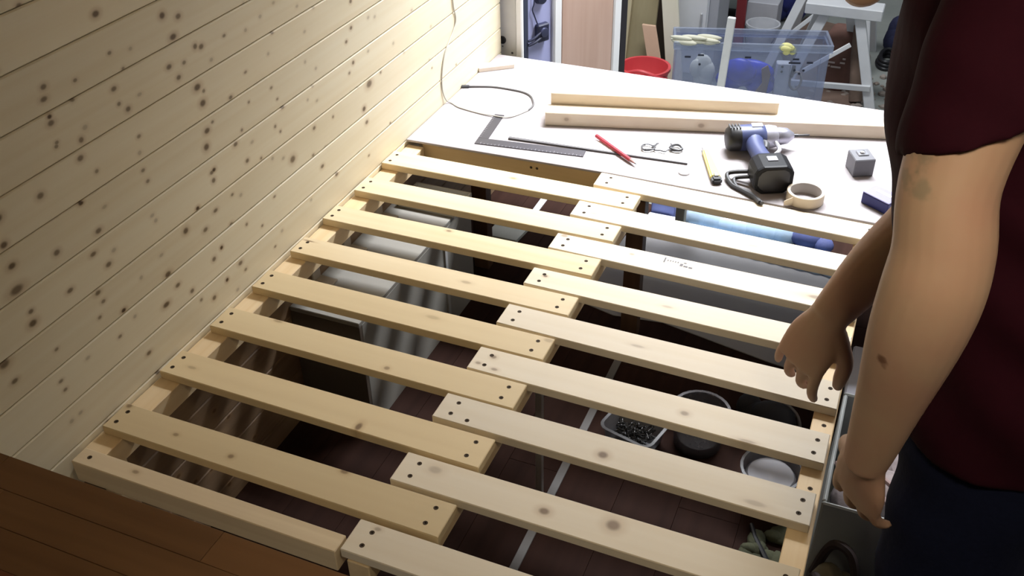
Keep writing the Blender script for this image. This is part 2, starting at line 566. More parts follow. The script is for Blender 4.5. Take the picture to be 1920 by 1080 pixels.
# ------------------------------------------------------------------ the interlocking slatted bed
T = 0.018
L_SLATS = [(-.006, -.005, -.074, .648, -.001, -.067), (-.001, -.150, -.218, .646, -.146, -.213), (-.004, -.294, -.357, .645, -.287, -.354), (.002, -.438, -.500, .646, -.434, -.499), (.001, -.576, -.642, .648, -.576, -.643), (.001, -.717, -.783, .647, -.717, -.785), (-.001, -.864, -.930, .649, -.865, -.936), (.002, -1.022, -1.085, .650, -1.019, -1.089)]
R_SLATS = [(.526, .074, .011, 1.179, .058, -.012), (.520, -.071, -.138, 1.172, -.086, -.152), (.522, -.221, -.284, 1.170, -.226, -.296), (.522, -.365, -.427, 1.170, -.366, -.436), (.522, -.503, -.569, 1.170, -.508, -.582), (.525, -.647, -.713, 1.168, -.647, -.721), (.523, -.788, -.853, 1.166, -.789, -.860), (.525, -.944, -1.010, 1.166, -.944, -1.012), (.523, -1.099, -1.162, 1.166, -1.099, -1.166)]
SK = {('L', 0): [(.335, -.030, .009, .005, .5)], ('L', 2): [(.292, -.302, .007, .004, .6)], ('L', 3): [(.411, -.468, .012, .005, .35), (.02, -.45, .014, .002, .7)],
      ('L', 4): [(.638, -.585, .01, .006, .3), (.40, -.60, .016, .006, .25)], ('L', 5): [(.389, -.769, .006, .005, .55), (.12, -.722, .011, .004, .4)],
      ('L', 6): [(.418, -.923, .006, .010, .75), (.05, -.90, .01, .004, .3)], ('L', 7): [(.255, -1.063, .006, .005, .6), (.136, -1.055, .006, .004, .5), (.449, -1.023, .008, .005, .6), (.012, -1.026, .006, .006, .6)],
      ('R', 1): [(.934, -.120, .015, .004, .3), (.57, -.115, .012, .004, .3)], ('R', 2): [(1.09, -.262, .02, .007, .55), (.70, -.245, .006, .004, .4), (.54, -.228, .009, .006, .5)],
      ('R', 3): [(.556, -.388, .005, .004, .8), (.82, -.40, .012, .004, .3)], ('R', 4): [(.80, -.54, .014, .004, .3)],
      ('R', 5): [(.928, -.687, .008, .006, .5), (1.042, -.715, .016, .004, .4), (.56, -.668, .006, .005, .6), (.575, -.70, .007, .004, .5), (.54, -.694, .006, .004, .5)],
      ('R', 6): [(.828, -.833, .009, .008, .75), (1.08, -.845, .018, .006, .3)], ('R', 7): [(.781, -.981, .009, .007, .7), (.889, -.968, .012, .011, .65), (.585, -.965, .012, .008, .3)],
      ('R', 8): [(.558, -1.108, .006, .004, .4)]}


def slat(q, mat, parent):
    x0, f0, n0, x1, f1, n1 = q
    m = MB().add([(x0, n0, -T), (x1, n1, -T), (x1, f1, -T), (x0, f0, -T), (x0, n0, 0), (x1, n1, 0), (x1, f1, 0), (x0, f0, 0)],
                 [(3, 2, 1, 0), (4, 5, 6, 7), (0, 1, 5, 4), (1, 2, 6, 5), (2, 3, 7, 6), (3, 0, 4, 7)])
    return m.build('slat', mat, parent, 0.0014)


screw_me = MB().lathe((0, 0, 0), (0, 0, 1), [(-0.003, 0.0042), (0.0002, 0.0042), (0.0004, 0.0036), (0.0, 0.0014)], 10).mesh('screw')
screw_me.materials.append(screw_mat)


def screws(pts, parent):
    for x, y in pts:
        o = bpy.data.objects.new('screw', screw_me)
        COL.objects.link(o)
        o.location = (x, y, 0.0)
        attach(o, parent)


bed_l = thing('slatted_bed_frame', (0.02, -0.55, F), 'pine slatted bed half fixed along the knotty plank wall, slats interleaving with the sliding half', 'bed frame')
for i, q in enumerate(L_SLATS):
    s = slat(q, wood('slat_pine', (0.74, 0.62, 0.42) if i < 4 else (0.70, 0.555, 0.33), (0.65, 0.50, 0.29), 'x', i * 1.7, SK.get(('L', i), []), 'xy', fine=38), bed_l)
    x0, f0, n0, x1, f1, n1 = q
    screws([(x0 + .018, f0 - .018), (x0 + .016, n0 + .018), (x1 - .028, f1 - .018), (x1 - .030, n1 + .019)], s)
MB().box(-0.006, 0.040, -1.13, 0.070, -T - 0.045, -T).build('side_rail', pine_y, bed_l, 0.0015)
MB().box(0.602, 0.640, -1.13, 0.000, -T - 0.04, -T).build('center_rail', pine_y, bed_l, 0.0015)
fb = MB().box(0.012, 0.519, -1.170, -1.136, -0.045, 0.0).build('front_beam', wood('beam_pine', (0.74, 0.60, 0.40), (0.62, 0.47, 0.29), 'x', 9, [(.13, -1.15, .007, .004, .5)], 'xy'), bed_l, 0.0014)
screws([(0.036, -1.152)], fb)
for y in (-0.564,):
    MB().box(0.604, 0.618, y - 0.007, y + 0.007, F, -T - 0.04).build('leg', plain('grey_leg', (0.30, 0.27, 0.25), 0.5), bed_l, 0.001)
MB().box(0.606, 0.636, -1.10, -1.07, F, -T - 0.04).build('leg', pine_z, bed_l, 0.001)
MB().box(0.0, 0.035, -1.12, -1.085, F, -T - 0.045).build('leg', pine_z, bed_l, 0.001)

bed_r = thing('slatted_bed_frame', (1.15, -0.55, F), 'pine slatted bed half that slides out towards the person, slats reaching the aisle rail', 'bed frame')
for i, q in enumerate(R_SLATS):
    s = slat(q, wood('slat_pine', (0.76, 0.675, 0.54), (0.69, 0.585, 0.43), 'x', i * 2.3 + 40, SK.get(('R', i), []), 'xy', fine=38), bed_r)
    x0, f0, n0, x1, f1, n1 = q
    screws([(x0 + .030, f0 - .018), (x0 + .028, n0 + .018), (x1 - .018, f1 - .022), (x1 - .020, n1 + .020)], s)
    if i == 6:
        screws([(x0 + .062, n0 + .012)], s)
    if i in (1, 2):
        lab = plain('sticker_white', (0.85, 0.85, 0.86), 0.4)
        ink = plain('sticker_ink', (0.10, 0.09, 0.10), 0.6)
        if i == 1:
            MB().box(1.075, 1.108, -0.128, -0.106, 0, 0.0004).build('sticker', lab, s)
            MB().box(1.113, 1.145, -0.131, -0.109, 0, 0.0004).build('sticker', lab, s)
        else:
            m = MB().box(0.770, 0.773, -0.250, -0.232, 0, 0.0004)
            for k in range(5):
                m.box(0.777 + k * 0.0055, 0.7795 + k * 0.0055, -0.243, -0.238, 0, 0.0003)
            m.box(0.806, 0.812, -0.252, -0.243, 0, 0.0004).box(0.814, 0.823, -0.253, -0.248, 0, 0.0004).box(0.825, 0.833, -0.254, -0.249, 0, 0.0004).box(0.812, 0.818, -0.240, -0.237, 0, 0.0004)
            m.build('printed_mark', ink, s)
MB().box(1.134, 1.172, -1.20, 0.050, -T - 0.045, -T).build('side_rail', pine_y, bed_r, 0.0015)
MB().box(0.534, 0.572, -1.165, 0.06, -T - 0.04, -T).build('center_rail', pine_y, bed_r, 0.0015)
for y in (-1.16, -0.02):
    MB().box(1.140, 1.170, y - 0.03, y, F, -T - 0.045).build('leg', pine_z, bed_r, 0.001)
rail_s = [c for c in bed_r.children if c.name.startswith('side_rail')][0]
for y in (-0.61, -0.765):
    o = bpy.data.objects.new('screw', screw_me)
    COL.objects.link(o)
    o.location = (1.155, y, -T)
    attach(o, rail_s)

# ------------------------------------------------------------------ the board at the rear and what carries it
rear = thing('board_support_frame', (0.6, 0.1, F), 'wooden support frame with front beam and posts holding up the rear hardboard sheet', 'frame')
bm_ = MB().box(0.03, 0.525, 0.080, 0.115, -0.052, -0.006).build('front_beam', wood('beam_yellow', (0.66, 0.48, 0.26), (0.56, 0.39, 0.19), 'x', 5), rear, 0.0015)
MB().box(0.525, 1.76, 0.080, 0.115, -0.052, -0.006).build('front_beam', pine_x, rear, 0.0015)
for x in (0.338, 0.354):
    MB().lathe((x, 0.0802, -0.026), (0, -1, 0), [(0, 0.004), (0.0008, 0.003)], 10).build('screw', screw_mat, bm_)
for (x0, x1, y0, y1) in ((0.112, 0.158, 0.19, 0.225), (0.608, 0.652, 0.032, 0.068), (1.40, 1.445, 0.19, 0.225)):
    MB().box(x0, x1, y0, y1, F, -0.018 if y0 < 0.1 else -0.006).build('post', dark_wood_z, rear, 0.0015)
p = MB().box(0.606, 0.634, 0.60, 0.63, F, -0.006).build('post', plain('post_grey', (0.20, 0.17, 0.12), 0.7), rear, 0.0015)
MB().box(0.0, 1.76, 0.63, 0.66, -0.05, -0.006).build('rear_beam', pine_x, rear, 0.0015)
MB().box(0.0, 0.04, 0.115, 0.63, -0.05, -0.006).build('side_beam', pine_y, rear, 0.0015)
MB().box(1.72, 1.76, 0.115, 0.63, -0.05, -0.006).build('side_beam', pine_y, rear, 0.0015)
hb = MB().prism([(-0.006, 0.062), (0.515, 0.076), (0.545, 0.0775), (1.19, 0.0680), (1.79, 0.0680), (1.79, 0.668), (-0.006, 0.672)], -0.006, 0.0).build('hardboard_sheet', mottled('hardboard_pale', (0.335, 0.308, 0.318), (0.375, 0.342, 0.352), 60, 0.7), None, 0.0008)
tag(hb, 'pale pinkish hardboard sheet lying as a deck behind the slats, tools spread over it', 'board')

# ------------------------------------------------------------------ worktop in front of the bed
wt = thing('butcher_block_worktop', (0.42, -1.7, 0.26), 'dark oiled butcher block worktop in the near corner, in front of the bed', 'worktop')
wt_m = [wood('worktop_stave', c1, c2, 'x', i * 3.1, rough=0.5, fine=26) for i, (c1, c2) in enumerate((((0.27, 0.095, 0.040), (0.15, 0.050, 0.021)), ((0.27, 0.135, 0.054), (0.17, 0.080, 0.031)), ((0.18, 0.066, 0.032), (0.105, 0.038, 0.018)), ((0.30, 0.150, 0.060), (0.19, 0.092, 0.035))))]
rnd = random.Random(11)
y = -1.388
row = 0
while y > -1.98:
    x = 0.0 - rnd.uniform(0, 0.25)
    while x < 0.86:
        x1 = x + rnd.uniform(0.24, 0.42)
        a, b_ = max(x, 0.0), min(x1, 0.86)
        if b_ > a + 0.01:
            MB().box(a + 0.0002, b_ - 0.0002, y - 0.0446, y, 0.262, 0.30 + rnd.uniform(-0.0002, 0.0002)).build('stave', wt_m[rnd.randrange(4)], wt, 0.0005)
        x = x1
    y -= 0.045
    row += 1
cab_m = plain('cabinet_white', (0.55, 0.53, 0.48), 0.5)
cab = MB().box(0.0, 0.84, -1.98, -1.42, F, 0.262).build('base_cabinet', cab_m, None, 0.002)
tag(cab, 'plain pale base cabinet carrying the dark butcher block worktop', 'cabinet')

# ------------------------------------------------------------------ under the bed
wb_m = plain('wheel_box_grey', (0.29, 0.275, 0.245), 0.6, var=0.06, scale=12)
wb = thing('wheel_arch_box', (0.09, -0.25, F), 'pale grey boxed-in wheel arch under the bed, against the plank wall', 'box')
MB().box(-0.006, 0.172, -0.526, 0.06, -0.147, -0.135).build('top_panel', wb_m, wb, 0.0015)
MB().box(0.160, 0.172, -0.514, 0.06, F, -0.147).build('side_panel', wb_m, wb, 0.001)
MB().box(-0.006, 0.172, -0.526, -0.514, F, -0.147).build('front_panel', plain('wheel_box_shaded', (0.11, 0.085, 0.065), 0.7), wb, 0.001)  # same box, the shadow on its front painted as a darker colour
for y in (-0.10,):
    MB().box(0.172, 0.176, y - 0.008, y + 0.004, F, -0.14).build('seam_strip', plain('seam_light', (0.42, 0.42, 0.42), 0.5), wb)
up = MB()
up.box(0.018, 0.180, -0.052, -0.046, -0.135, -0.118).box(0.174, 0.180, -0.046, 0.055, -0.135, -0.118).box(0.018, 0.024, -0.046, 0.055, -0.135, -0.118).box(0.024, 0.174, 0.049, 0.055, -0.135, -0.118)
up.build('raised_rim', plain('rim_light', (0.48, 0.47, 0.45), 0.5), wb, 0.001)
br = plain('bracket', (0.45, 0.40, 0.34), 0.5)
for y in (-0.10, -0.26, -0.40):
    MB().box(0.0, 0.045, y - 0.03, y, -0.135, -0.129).box(-0.006, 0.0, y - 0.03, y, -0.135, -0.085).build('bracket', br, wb, 0.001)
of = MB().prism([(.078, .345), (.180, .345), (.190, .436), (.085, .432)], F, F + 0.012).build('white_panel_offcut', [plain('offcut_green_white', (0.66, 0.70, 0.66), 0.5)], None, 0.001)
tag(of, 'small white panel offcut lying flat on the floor under the rear deck', 'panel')
sp = MB().box(0.155, 0.176, 0.50, 0.70, F, F + 0.003).build('floor_strip', plain('strip_light', (0.75, 0.74, 0.76), 0.4), None)
tag(sp, 'short pale metal strip on the floor near the rear sill, under the deck', 'strip')

clear = clear_plastic('clear_tub', (0.36, 0.36, 0.38), 0.42)
clear2 = clear_plastic('clear_tub_dim', (0.24, 0.22, 0.23), 0.42)


def rrect(cx, cy, lx, ly, r, z, ang=0, n=5):
    pts = []
    for (sx, sy, a0) in ((1, 1, 0), (-1, 1, 90), (-1, -1, 180), (1, -1, 270)):
        for k in range(n):
            a = math.radians(a0 + 90 * k / (n - 1))
            x, y_ = sx * (lx / 2 - r) + r * math.cos(a), sy * (ly / 2 - r) + r * math.sin(a)
            pts.append(V((cx + x * math.cos(ang) - y_ * math.sin(ang), cy + x * math.sin(ang) + y_ * math.cos(ang), z)))
    return pts


def tub_rings(c, l, r, h, ang, taper=0.86, t=0.0022, lip=0.006):
    cx, cy, z = c
    lx, ly = l
    q = [rrect(cx, cy, lx * taper, ly * taper, r * taper, z, ang), rrect(cx, cy, lx, ly, r, z + h, ang),
         rrect(cx, cy, lx + 2 * lip, ly + 2 * lip, r + lip, z + h, ang), rrect(cx, cy, lx + 2 * lip, ly + 2 * lip, r + lip, z + h + t, ang),
         rrect(cx, cy, lx - t, ly - t, r, z + h + t, ang), rrect(cx, cy, lx * taper - t, ly * taper - t, r * taper, z + t, ang)]
    return q


st = thing('screw_tub', (0.755, -0.335, F), 'rectangular clear plastic tub full of black screws on the floor under the slats', 'tub')
MB().rings(tub_rings((0.757, -0.335, F), (0.125, 0.10), 0.018, 0.055, -0.25)).build('tub', clear, st, smooth=True)
rnd = random.Random(5)
m = MB()
for _ in range(170):
    a, b_ = rnd.uniform(0, 6.28), rnd.uniform(-0.5, 0.5)
    c = V((0.757 + rnd.uniform(-.040, .040), -0.335 + rnd.uniform(-.030, .030), F + 0.008 + rnd.uniform(0, .034)))
    d = V((math.cos(a) * math.cos(b_), math.sin(a) * math.cos(b_), math.sin(b_)))
    m.lathe(c - d * 0.010, d, [(0, 0.0034), (0.002, 0.0016), (0.016, 0.0014), (0.02, 0.0003)], 5)
sc_ = m.build('black_screws', plain('screw_black', (0.028, 0.026, 0.024), 0.35, 0.4))
tag(sc_, 'heap of black wood screws inside the rectangular clear tub', 'screws', kind='stuff')
ld = MB().rings([rrect(0.705, -0.205, 0.09, 0.07, 0.014, F, -0.2), rrect(0.705, -0.205, 0.094, 0.074, 0.015, F + 0.008, -0.2), rrect(0.705, -0.205, 0.088, 0.068, 0.013, F + 0.008, -0.2), rrect(0.705, -0.205, 0.086, 0.066, 0.013, F + 0.003, -0.2)]).build('tub_lid', clear, smooth=True)
tag(ld, 'loose clear plastic lid on the floor just behind the tub of screws', 'lid')
rt = MB().lathe((0.895, -0.285, F), (0, 0, 1), [(0, 0.050), (0.004, 0.054), (0.10, 0.063), (0.10, 0.068), (0.104, 0.068), (0.104, 0.061), (0.008, 0.051), (0.006, 0.01)], 26).build('round_tub', clear2, smooth=True)
tag(rt, 'tall round clear plastic tub standing between the screw tub and the black pouch', 'tub')
it = MB().lathe((0.895, -0.285, F + 0.009), (0, 0, 1), [(0, 0.047), (0.016, 0.048), (0.020, 0.03), (0.018, 0.001)], 18).build('dark_fixings', plain('fixings', (0.06, 0.055, 0.055), 0.6, var=0.5, scale=200, bump=0.5), smooth=True)
tag(it, 'layer of small dark fixings at the bottom of the tall round tub', 'fixings', kind='stuff')
ft = thing('filler_tub', (1.075, -0.40, F), 'round clear tub of white filler under the slats beside the aisle rail', 'tub')
MB().lathe((1.075, -0.40, F), (0, 0, 1), [(0, 0.050), (0.004, 0.054), (0.095, 0.062), (0.095, 0.066), (0.099, 0.066), (0.099, 0.060), (0.008, 0.051), (0.006, 0.01)], 26).build('tub', clear, ft, smooth=True)
MB().lathe((1.075, -0.40, F + 0.008), (0, 0, 1), [(0, 0.050), (0.062, 0.055), (0.072, 0.048), (0.070, 0.02), (0.074, 0.001)], 22).build('filler', plain('filler_white', (0.55, 0.55, 0.60), 0.7, bump=0.2), ft, smooth=True)
po = thing('tool_pouch', (1.05, -0.18, F), 'black tool pouch with a loose grey strap on the floor under the slats', 'pouch')
m = MB()
m.ball((0.985, -0.150, F + 0.03), (0.030, 0.035, 0.03)).ball((1.045, -0.185, F + 0.042), (0.055, 0.040, 0.042)).ball((1.01, -0.17, F + 0.03), (0.04, 0.03, 0.028))
m.build('body', plain('pouch_black', (0.012, 0.012, 0.018), 0.7), po, smooth='all')
MB().tube(spline([(1.06, -0.15, F + 0.07), (1.10, -0.17, F + 0.05), (1.11, -0.21, F + 0.012), (1.06, -0.245, F + 0.006), (1.13, -0.20, F + 0.02)], 5), 0.004, 7).build('strap', plain('strap_grey', (0.16, 0.15, 0.15), 0.6), po, smooth=True)
cl = MB()
rnd = random.Random(31)
for k in range(11):
    cl.ball((1.095 + rnd.uniform(-.03, .03), -0.53 + rnd.uniform(-.04, .04), F + 0.006), (rnd.uniform(.012, .026), rnd.uniform(.012, .03), rnd.uniform(.006, .014)), 10, 6)
cl = cl.build('olive_rag', plain('rag_olive', (0.075, 0.078, 0.042), 0.9, var=0.3, scale=60, bump=0.6), smooth='all')
tag(cl, 'crumpled olive rag on the floor near the front of the aisle rail', 'rag')
wd = MB().tube([(1.060, -0.49, F + 0.012), (1.075, -0.525, F + 0.014), (1.108, -0.575, F + 0.012)], [0.0045, 0.006, 0.007], 8).build('black_rod', black_pl, smooth=True)
tag(wd, 'short black rod leaning across the olive rag on the floor', 'rod')
# things wrapped in plastic at the rear sill
bb = MB().box(0.515, 0.592, 0.655, 0.70, F, F + 0.055).build('blue_box', plain('blue_box', (0.20, 0.25, 0.55), 0.5), None, 0.003)
tag(bb, 'small blue box on the floor at the rear sill, seen below the deck', 'box')
wb2 = MB().box(0.512, 0.598, 0.60, 0.65, F, F + 0.014).build('white_tray', plain('tray_white', (0.78, 0.80, 0.92), 0.5), None, 0.003)
tag(wb2, 'low white tray on the floor in front of the small blue box', 'tray')
m = MB()
rnd = random.Random(8)
for k in range(12):
    x = 0.66 + k * 0.043
    m.ball((x, 0.575 - 0.003 * k, F + 0.010), (0.05, 0.05, 0.016 + rnd.uniform(0, .008)), 12, 7)
    if k < 7:
        m.ball((x + 0.01, 0.655, F + 0.02), (0.045, 0.04, 0.030 + rnd.uniform(0, .012)), 12, 7)
sh = m.build('plastic_sheeting', clear_plastic('sheeting_blue', (0.58, 0.74, 0.90), 0.62, 0.2), smooth='all')
tag(sh, 'crumpled pale blue plastic sheeting along the rear sill under the deck', 'sheeting')
ds = MB().prism([(.46, .135), (.565, .108), (.70, .125), (.994, .063), (1.13, .045), (1.13, .515), (.48, .54)], F, F + 0.004).build('floor_daylight_sheet', mottled('floor_sheen_grey', (0.30, 0.29, 0.30), (0.36, 0.345, 0.345), 14, 0.5), None, 0.001)  # added grey sheet stands in for daylight on the laminate
tag(ds, 'large mottled grey sheet added for the daylight sheen on the van floor behind the dark post', 'board')
m = MB().ball((1.0, 0.64, F + 0.03), (0.05, 0.03, 0.03), 12, 7).ball((1.05, 0.63, F + 0.025), (0.03, 0.03, 0.025), 10, 6)
bc = m.build('blue_cloth', plain('cloth_blue', (0.06, 0.075, 0.20), 0.8, var=0.3, bump=0.4), smooth='all')
tag(bc, 'dark blue bundled cloth behind the plastic sheeting at the rear sill', 'cloth')

# ------------------------------------------------------------------ aisle beside the bed
grey_pl = plain('crate_grey', (0.42, 0.45, 0.45), 0.5, var=0.04)
cr = thing('open_crate', (1.26, -0.45, F), 'open pale grey plastic crate on the aisle floor beside the bed rail', 'crate')
ZC = -0.20
MB().box(1.182, 1.40, -0.612, -0.604, F + 0.02, ZC).build('front_panel', grey_pl, cr, 0.003)
MB().box(1.182, 1.190, -0.604, -0.295, F + 0.02, ZC).build('side_panel', grey_pl, cr, 0.003)
MB().box(1.392, 1.40, -0.604, -0.295, F + 0.02, ZC).build('side_panel', grey_pl, cr, 0.003)
MB().box(1.182, 1.40, -0.295, -0.287, F + 0.02, ZC).build('back_panel', grey_pl, cr, 0.003)
MB().box(1.182, 1.40, -0.612, -0.287, F, F + 0.02).build('bottom', grey_pl, cr, 0.003)
bx = MB().box(1.186, 1.46, -0.28, 0.05, F, -0.33).build('storage_step', plain('step_lavender', (0.50, 0.51, 0.60), 0.5, var=0.04), None, 0.004)
tag(bx, 'low lavender grey storage box on the aisle floor behind the crate', 'box')
m = MB()
for k, (cx, cy, cz, a, b_, c) in enumerate(((1.235, -0.53, -0.26, .04, .05, .03), (1.29, -0.50, -0.25, .05, .06, .035), (1.25, -0.44, -0.25, .05, .05, .035), (1.34, -0.42, -0.27, .05, .08, .04))):
    m.ball((cx, cy, cz), (a, b_, c), 14, 8)
dr = m.build('bundled_rag', plain('rag_pinkgrey', (0.30, 0.25, 0.25), 0.9, var=0.4, scale=40, bump=0.8), smooth='all')
tag(dr, 'bundled grey and pink rags filling the pale grey crate', 'rags')
cs = MB().tube(spline([(1.195, -0.50, -0.20), (1.215, -0.535, -0.195), (1.255, -0.545, -0.19), (1.30, -0.585, -0.195), (1.33, -0.598, -0.198)], 5), 0.006, 8)
cs.tube(spline([(1.21, -0.45, -0.205), (1.24, -0.50, -0.19), (1.29, -0.53, -0.19), (1.33, -0.57, -0.2)], 5), 0.005, 8)
cs = cs.build('pink_strap', plain('strap_pink', (0.45, 0.32, 0.31), 0.8, bump=0.4), smooth=True)
tag(cs, 'dusty pink webbing strap draped over the rags in the crate', 'strap')
cb = thing('canvas_bag', (1.22, -0.72, F), 'slumped brown canvas bag with dark handles on the aisle floor in front of the crate', 'bag')
m = MB()
m.ball((1.222, -0.68, F + 0.08), (0.038, 0.055, 0.085), 16, 10).ball((1.250, -0.67, F + 0.07), (0.036, 0.045, 0.075), 16, 10).ball((1.225, -0.75, F + 0.05), (0.036, 0.05, 0.055), 14, 8)
m.build('body', plain('canvas_brown', (0.16, 0.135, 0.085), 0.9, var=0.3, scale=30, bump=0.8), cb, smooth='all')
MB().tube(spline([(1.195, -0.64, F + 0.10), (1.215, -0.645, F + 0.19), (1.25, -0.66, F + 0.195), (1.268, -0.69, F + 0.15), (1.265, -0.71, F + 0.08)], 6), 0.009, 8).build('handle', plain('bag_handle', (0.035, 0.022, 0.022), 0.8), cb, smooth=True)
MB().tube(spline([(1.19, -0.67, F + 0.09), (1.20, -0.70, F + 0.16), (1.225, -0.74, F + 0.13), (1.235, -0.78, F + 0.08)], 6), 0.008, 8).build('handle', plain('bag_handle', (0.035, 0.022, 0.022), 0.8), cb, smooth=True)

# ------------------------------------------------------------------ things lying on the hardboard
d = V((0.9653, 0.261, 0))
n = V((-0.261, 0.9653, 0))
o = V((0.305, 0.265, 0))
s2 = MB().obox(o, d * 1.02, n * 0.052, (0, 0, 0.038)).build('timber_length', wood('timber_b', (0.80, 0.70, 0.56), (0.70, 0.58, 0.44), 'x', 2, [(.36, .020, .007, .006, .4), (.70, .018, .009, .007, .45)], 'xz', fine=30), None, 0.002)
tag(s2, 'long planed pine batten with a knotty front face, lying diagonally behind the drill', 'timber', 'battens on the hardboard')
d2 = V((0.9695, 0.245, 0))
n2 = V((-0.245, 0.9695, 0))
o2 = o + n * 0.0535 + d * 0.01
s1 = MB().obox(o2, d2 * 0.596, n2 * 0.03, (0, 0, 0.070)).build('timber_length', wood('timber_a', (0.80, 0.70, 0.56), (0.70, 0.58, 0.44), 'x', 6, fine=30), None, 0.002)
tag(s1, 'shorter pine batten set on edge along the rear of the long one', 'timber', 'battens on the hardboard')
oc = MB().obox((-0.004, 0.523, 0), V((.087, .066, 0)), V((-.021, .028, 0)), (0, 0, 0.013)).build('wood_offcut', wood('pale_offcut', (0.82, 0.74, 0.64), (0.76, 0.66, 0.55), 'x', 3), None, 0.001)
tag(oc, 'small pale wood offcut beside the plank wall at the rear of the deck', 'offcut')

sq = thing('steel_square', (0.18, 0.10, 0), 'dark steel carpenter square lying on the hardboard near its front edge', 'square')
c0 = V((0.172, 0.101, 0))
da, db = V((0.9945, 0.105, 0)), V((-0.105, 0.9945, 0))
sm = plain('square_steel', (0.060, 0.056, 0.065), 0.42, 0.4)
MB().obox(c0, da * 0.288, db * 0.033, (0, 0, 0.0022)).build('blade', sm, sq, 0.0004)
MB().obox(c0 + db * 0.033, da * 0.027, db * 0.145, (0, 0, 0.0022)).build('tongue', sm, sq, 0.0004)
m = MB()
for k in range(28):
    L_ = 0.010 if k % 5 == 0 else 0.006
    m.obox(c0 + da * (0.015 + k * 0.0098) + db * 0.0005 + V((0, 0, 0.0022)), da * 0.0008, db * L_, (0, 0, 0.0002))
for k in range(14):
    m.obox(c0 + db * (0.04 + k * 0.0098) + da * 0.0005 + V((0, 0, 0.0022)), da * 0.006, db * 0.0008, (0, 0, 0.0002))
m.build('graduations', plain('grad', (0.30, 0.29, 0.32), 0.5), sq)['kind'] = 'stuff'

ws = thing('white_panel_strip', (0.47, 0.2, 0), 'long thin white panel strip with a dark front edge, under the red pencil', 'panel strip')
e0, e1 = V((0.245, 0.154, 0)), V((0.712, 0.184, 0))
ed = (e1 - e0).normalized()
en = V((-ed.y, ed.x, 0))
MB().add([e0 + en * .003, e1 + en * .003, e1 + en * .095 + ed * -.008, e0 + en * .018, e0 + en * .003 + V((0, 0, .004)), e1 + en * .003 + V((0, 0, .004)), e1 + en * .095 + ed * -.008 + V((0, 0, .004)), e0 + en * .018 + V((0, 0, .004))],
         [(3, 2, 1, 0), (4, 5, 6, 7), (0, 1, 5, 4), (1, 2, 6, 5), (2, 3, 7, 6), (3, 0, 4, 7)]).build('panel', plain('gloss_white', (0.80, 0.78, 0.79), 0.3, var=0.02), ws, 0.0006)
MB().add([e0, e1, e1 + en * .003, e0 + en * .007, e0 + V((0, 0, .005)), e1 + V((0, 0, .0045)), e1 + en * .003 + V((0, 0, .0045)), e0 + en * .010 + V((0, 0, .005))],
         [(3, 2, 1, 0), (4, 5, 6, 7), (0, 1, 5, 4), (1, 2, 6, 5), (2, 3, 7, 6), (3, 0, 4, 7)]).build('edge_strip', plain('edge_dark', (0.10, 0.095, 0.10), 0.5), ws)

pc = thing('carpenter_pencil', (0.53, 0.18, 0.006), 'red carpenter pencil lying across the thin white panel strip', 'pencil')
a, b_ = V((0.458, 0.236, 0.0105)), V((0.600, 0.128, 0.0075))
t = (b_ - a).normalized()
MB().lathe(a, t, [(0, 0.0040), (0.001, 0.0052), (0.150, 0.0052), (0.151, 0.0048)], 8).build('barrel', plain('pencil_red', (0.42, 0.025, 0.045), 0.4), pc)
MB().lathe(a + t * 0.151, t, [(0, 0.0050), (0.018, 0.0016)], 8).build('sharpened_tip', plain('pencil_wood', (0.42, 0.22, 0.20), 0.7), pc)
MB().lathe(a + t * 0.169, t, [(0, 0.0016), (0.007, 0.0004)], 8).build('lead', dark_grey, pc)

wire = plain('wire_black', (0.05, 0.05, 0.055), 0.4)
for k, (x, y, r, z, lab) in enumerate(((0.600, 0.224, 0.017, 0.005, 'small loop of thin grey wire, the one nearest the red pencil'), (0.634, 0.238, 0.024, 0.005, 'larger open loop of thin grey wire on the white strip'), (0.668, 0.244, 0.015, 0.006, 'tight black coil of wire near the end of the white strip'))):
    pts = []
    for q in range(26):
        a_ = q / 25 * 6.28 * (1.6 if k != 1 else 0.8) + 2.2
        rr = r * (1 + 0.12 * math.sin(q * 1.3 + k))
        pts.append((x + rr * math.cos(a_), y + rr * 0.95 * math.sin(a_), z + 0.002 + 0.004 * q / 25))
    wo = MB().tube(pts, 0.0019 if k < 2 else 0.0030, 6).build('wire_loop', wire if k == 2 else plain('wire_grey', (0.10, 0.10, 0.11), 0.4, 0.2), smooth=True)
    tag(wo, lab, 'wire', 'wire loops on the white strip')
bt = MB().lathe((0.715, 0.142, 0), (0, 0, 1), [(0, 0.0135), (0.003, 0.014), (0.005, 0.012), (0.0055, 0.001)], 20).build('plastic_disc', plain('cap_white', (0.85, 0.85, 0.86), 0.4), smooth=True)
tag(bt, 'small round white plastic disc between the slat end and the yellow knife', 'disc')

kn = thing('utility_knife', (0.765, 0.19, 0), 'yellow snap-off utility knife with a black end and silver tip', 'knife')
ka, kb = V((0.730, 0.277, 0.0)), V((0.803, 0.112, 0.0))
kt = (kb - ka).normalized()
ks = V((-kt.y, kt.x, 0))


def kbar(t0, t1, w0, w1, z0, z1):
    a, b_ = ka + kt * t0, ka + kt * t1
    return MB().add([a - ks * w0 + V((0, 0, z0)), a + ks * w0 + V((0, 0, z0)), b_ + ks * w1 + V((0, 0, z0)), b_ - ks * w1 + V((0, 0, z0)), a - ks * w0 + V((0, 0, z1)), a + ks * w0 + V((0, 0, z1)), b_ + ks * w1 + V((0, 0, z1)), b_ - ks * w1 + V((0, 0, z1))],
                    [(3, 2, 1, 0), (4, 5, 6, 7), (0, 1, 5, 4), (1, 2, 6, 5), (2, 3, 7, 6), (3, 0, 4, 7)])


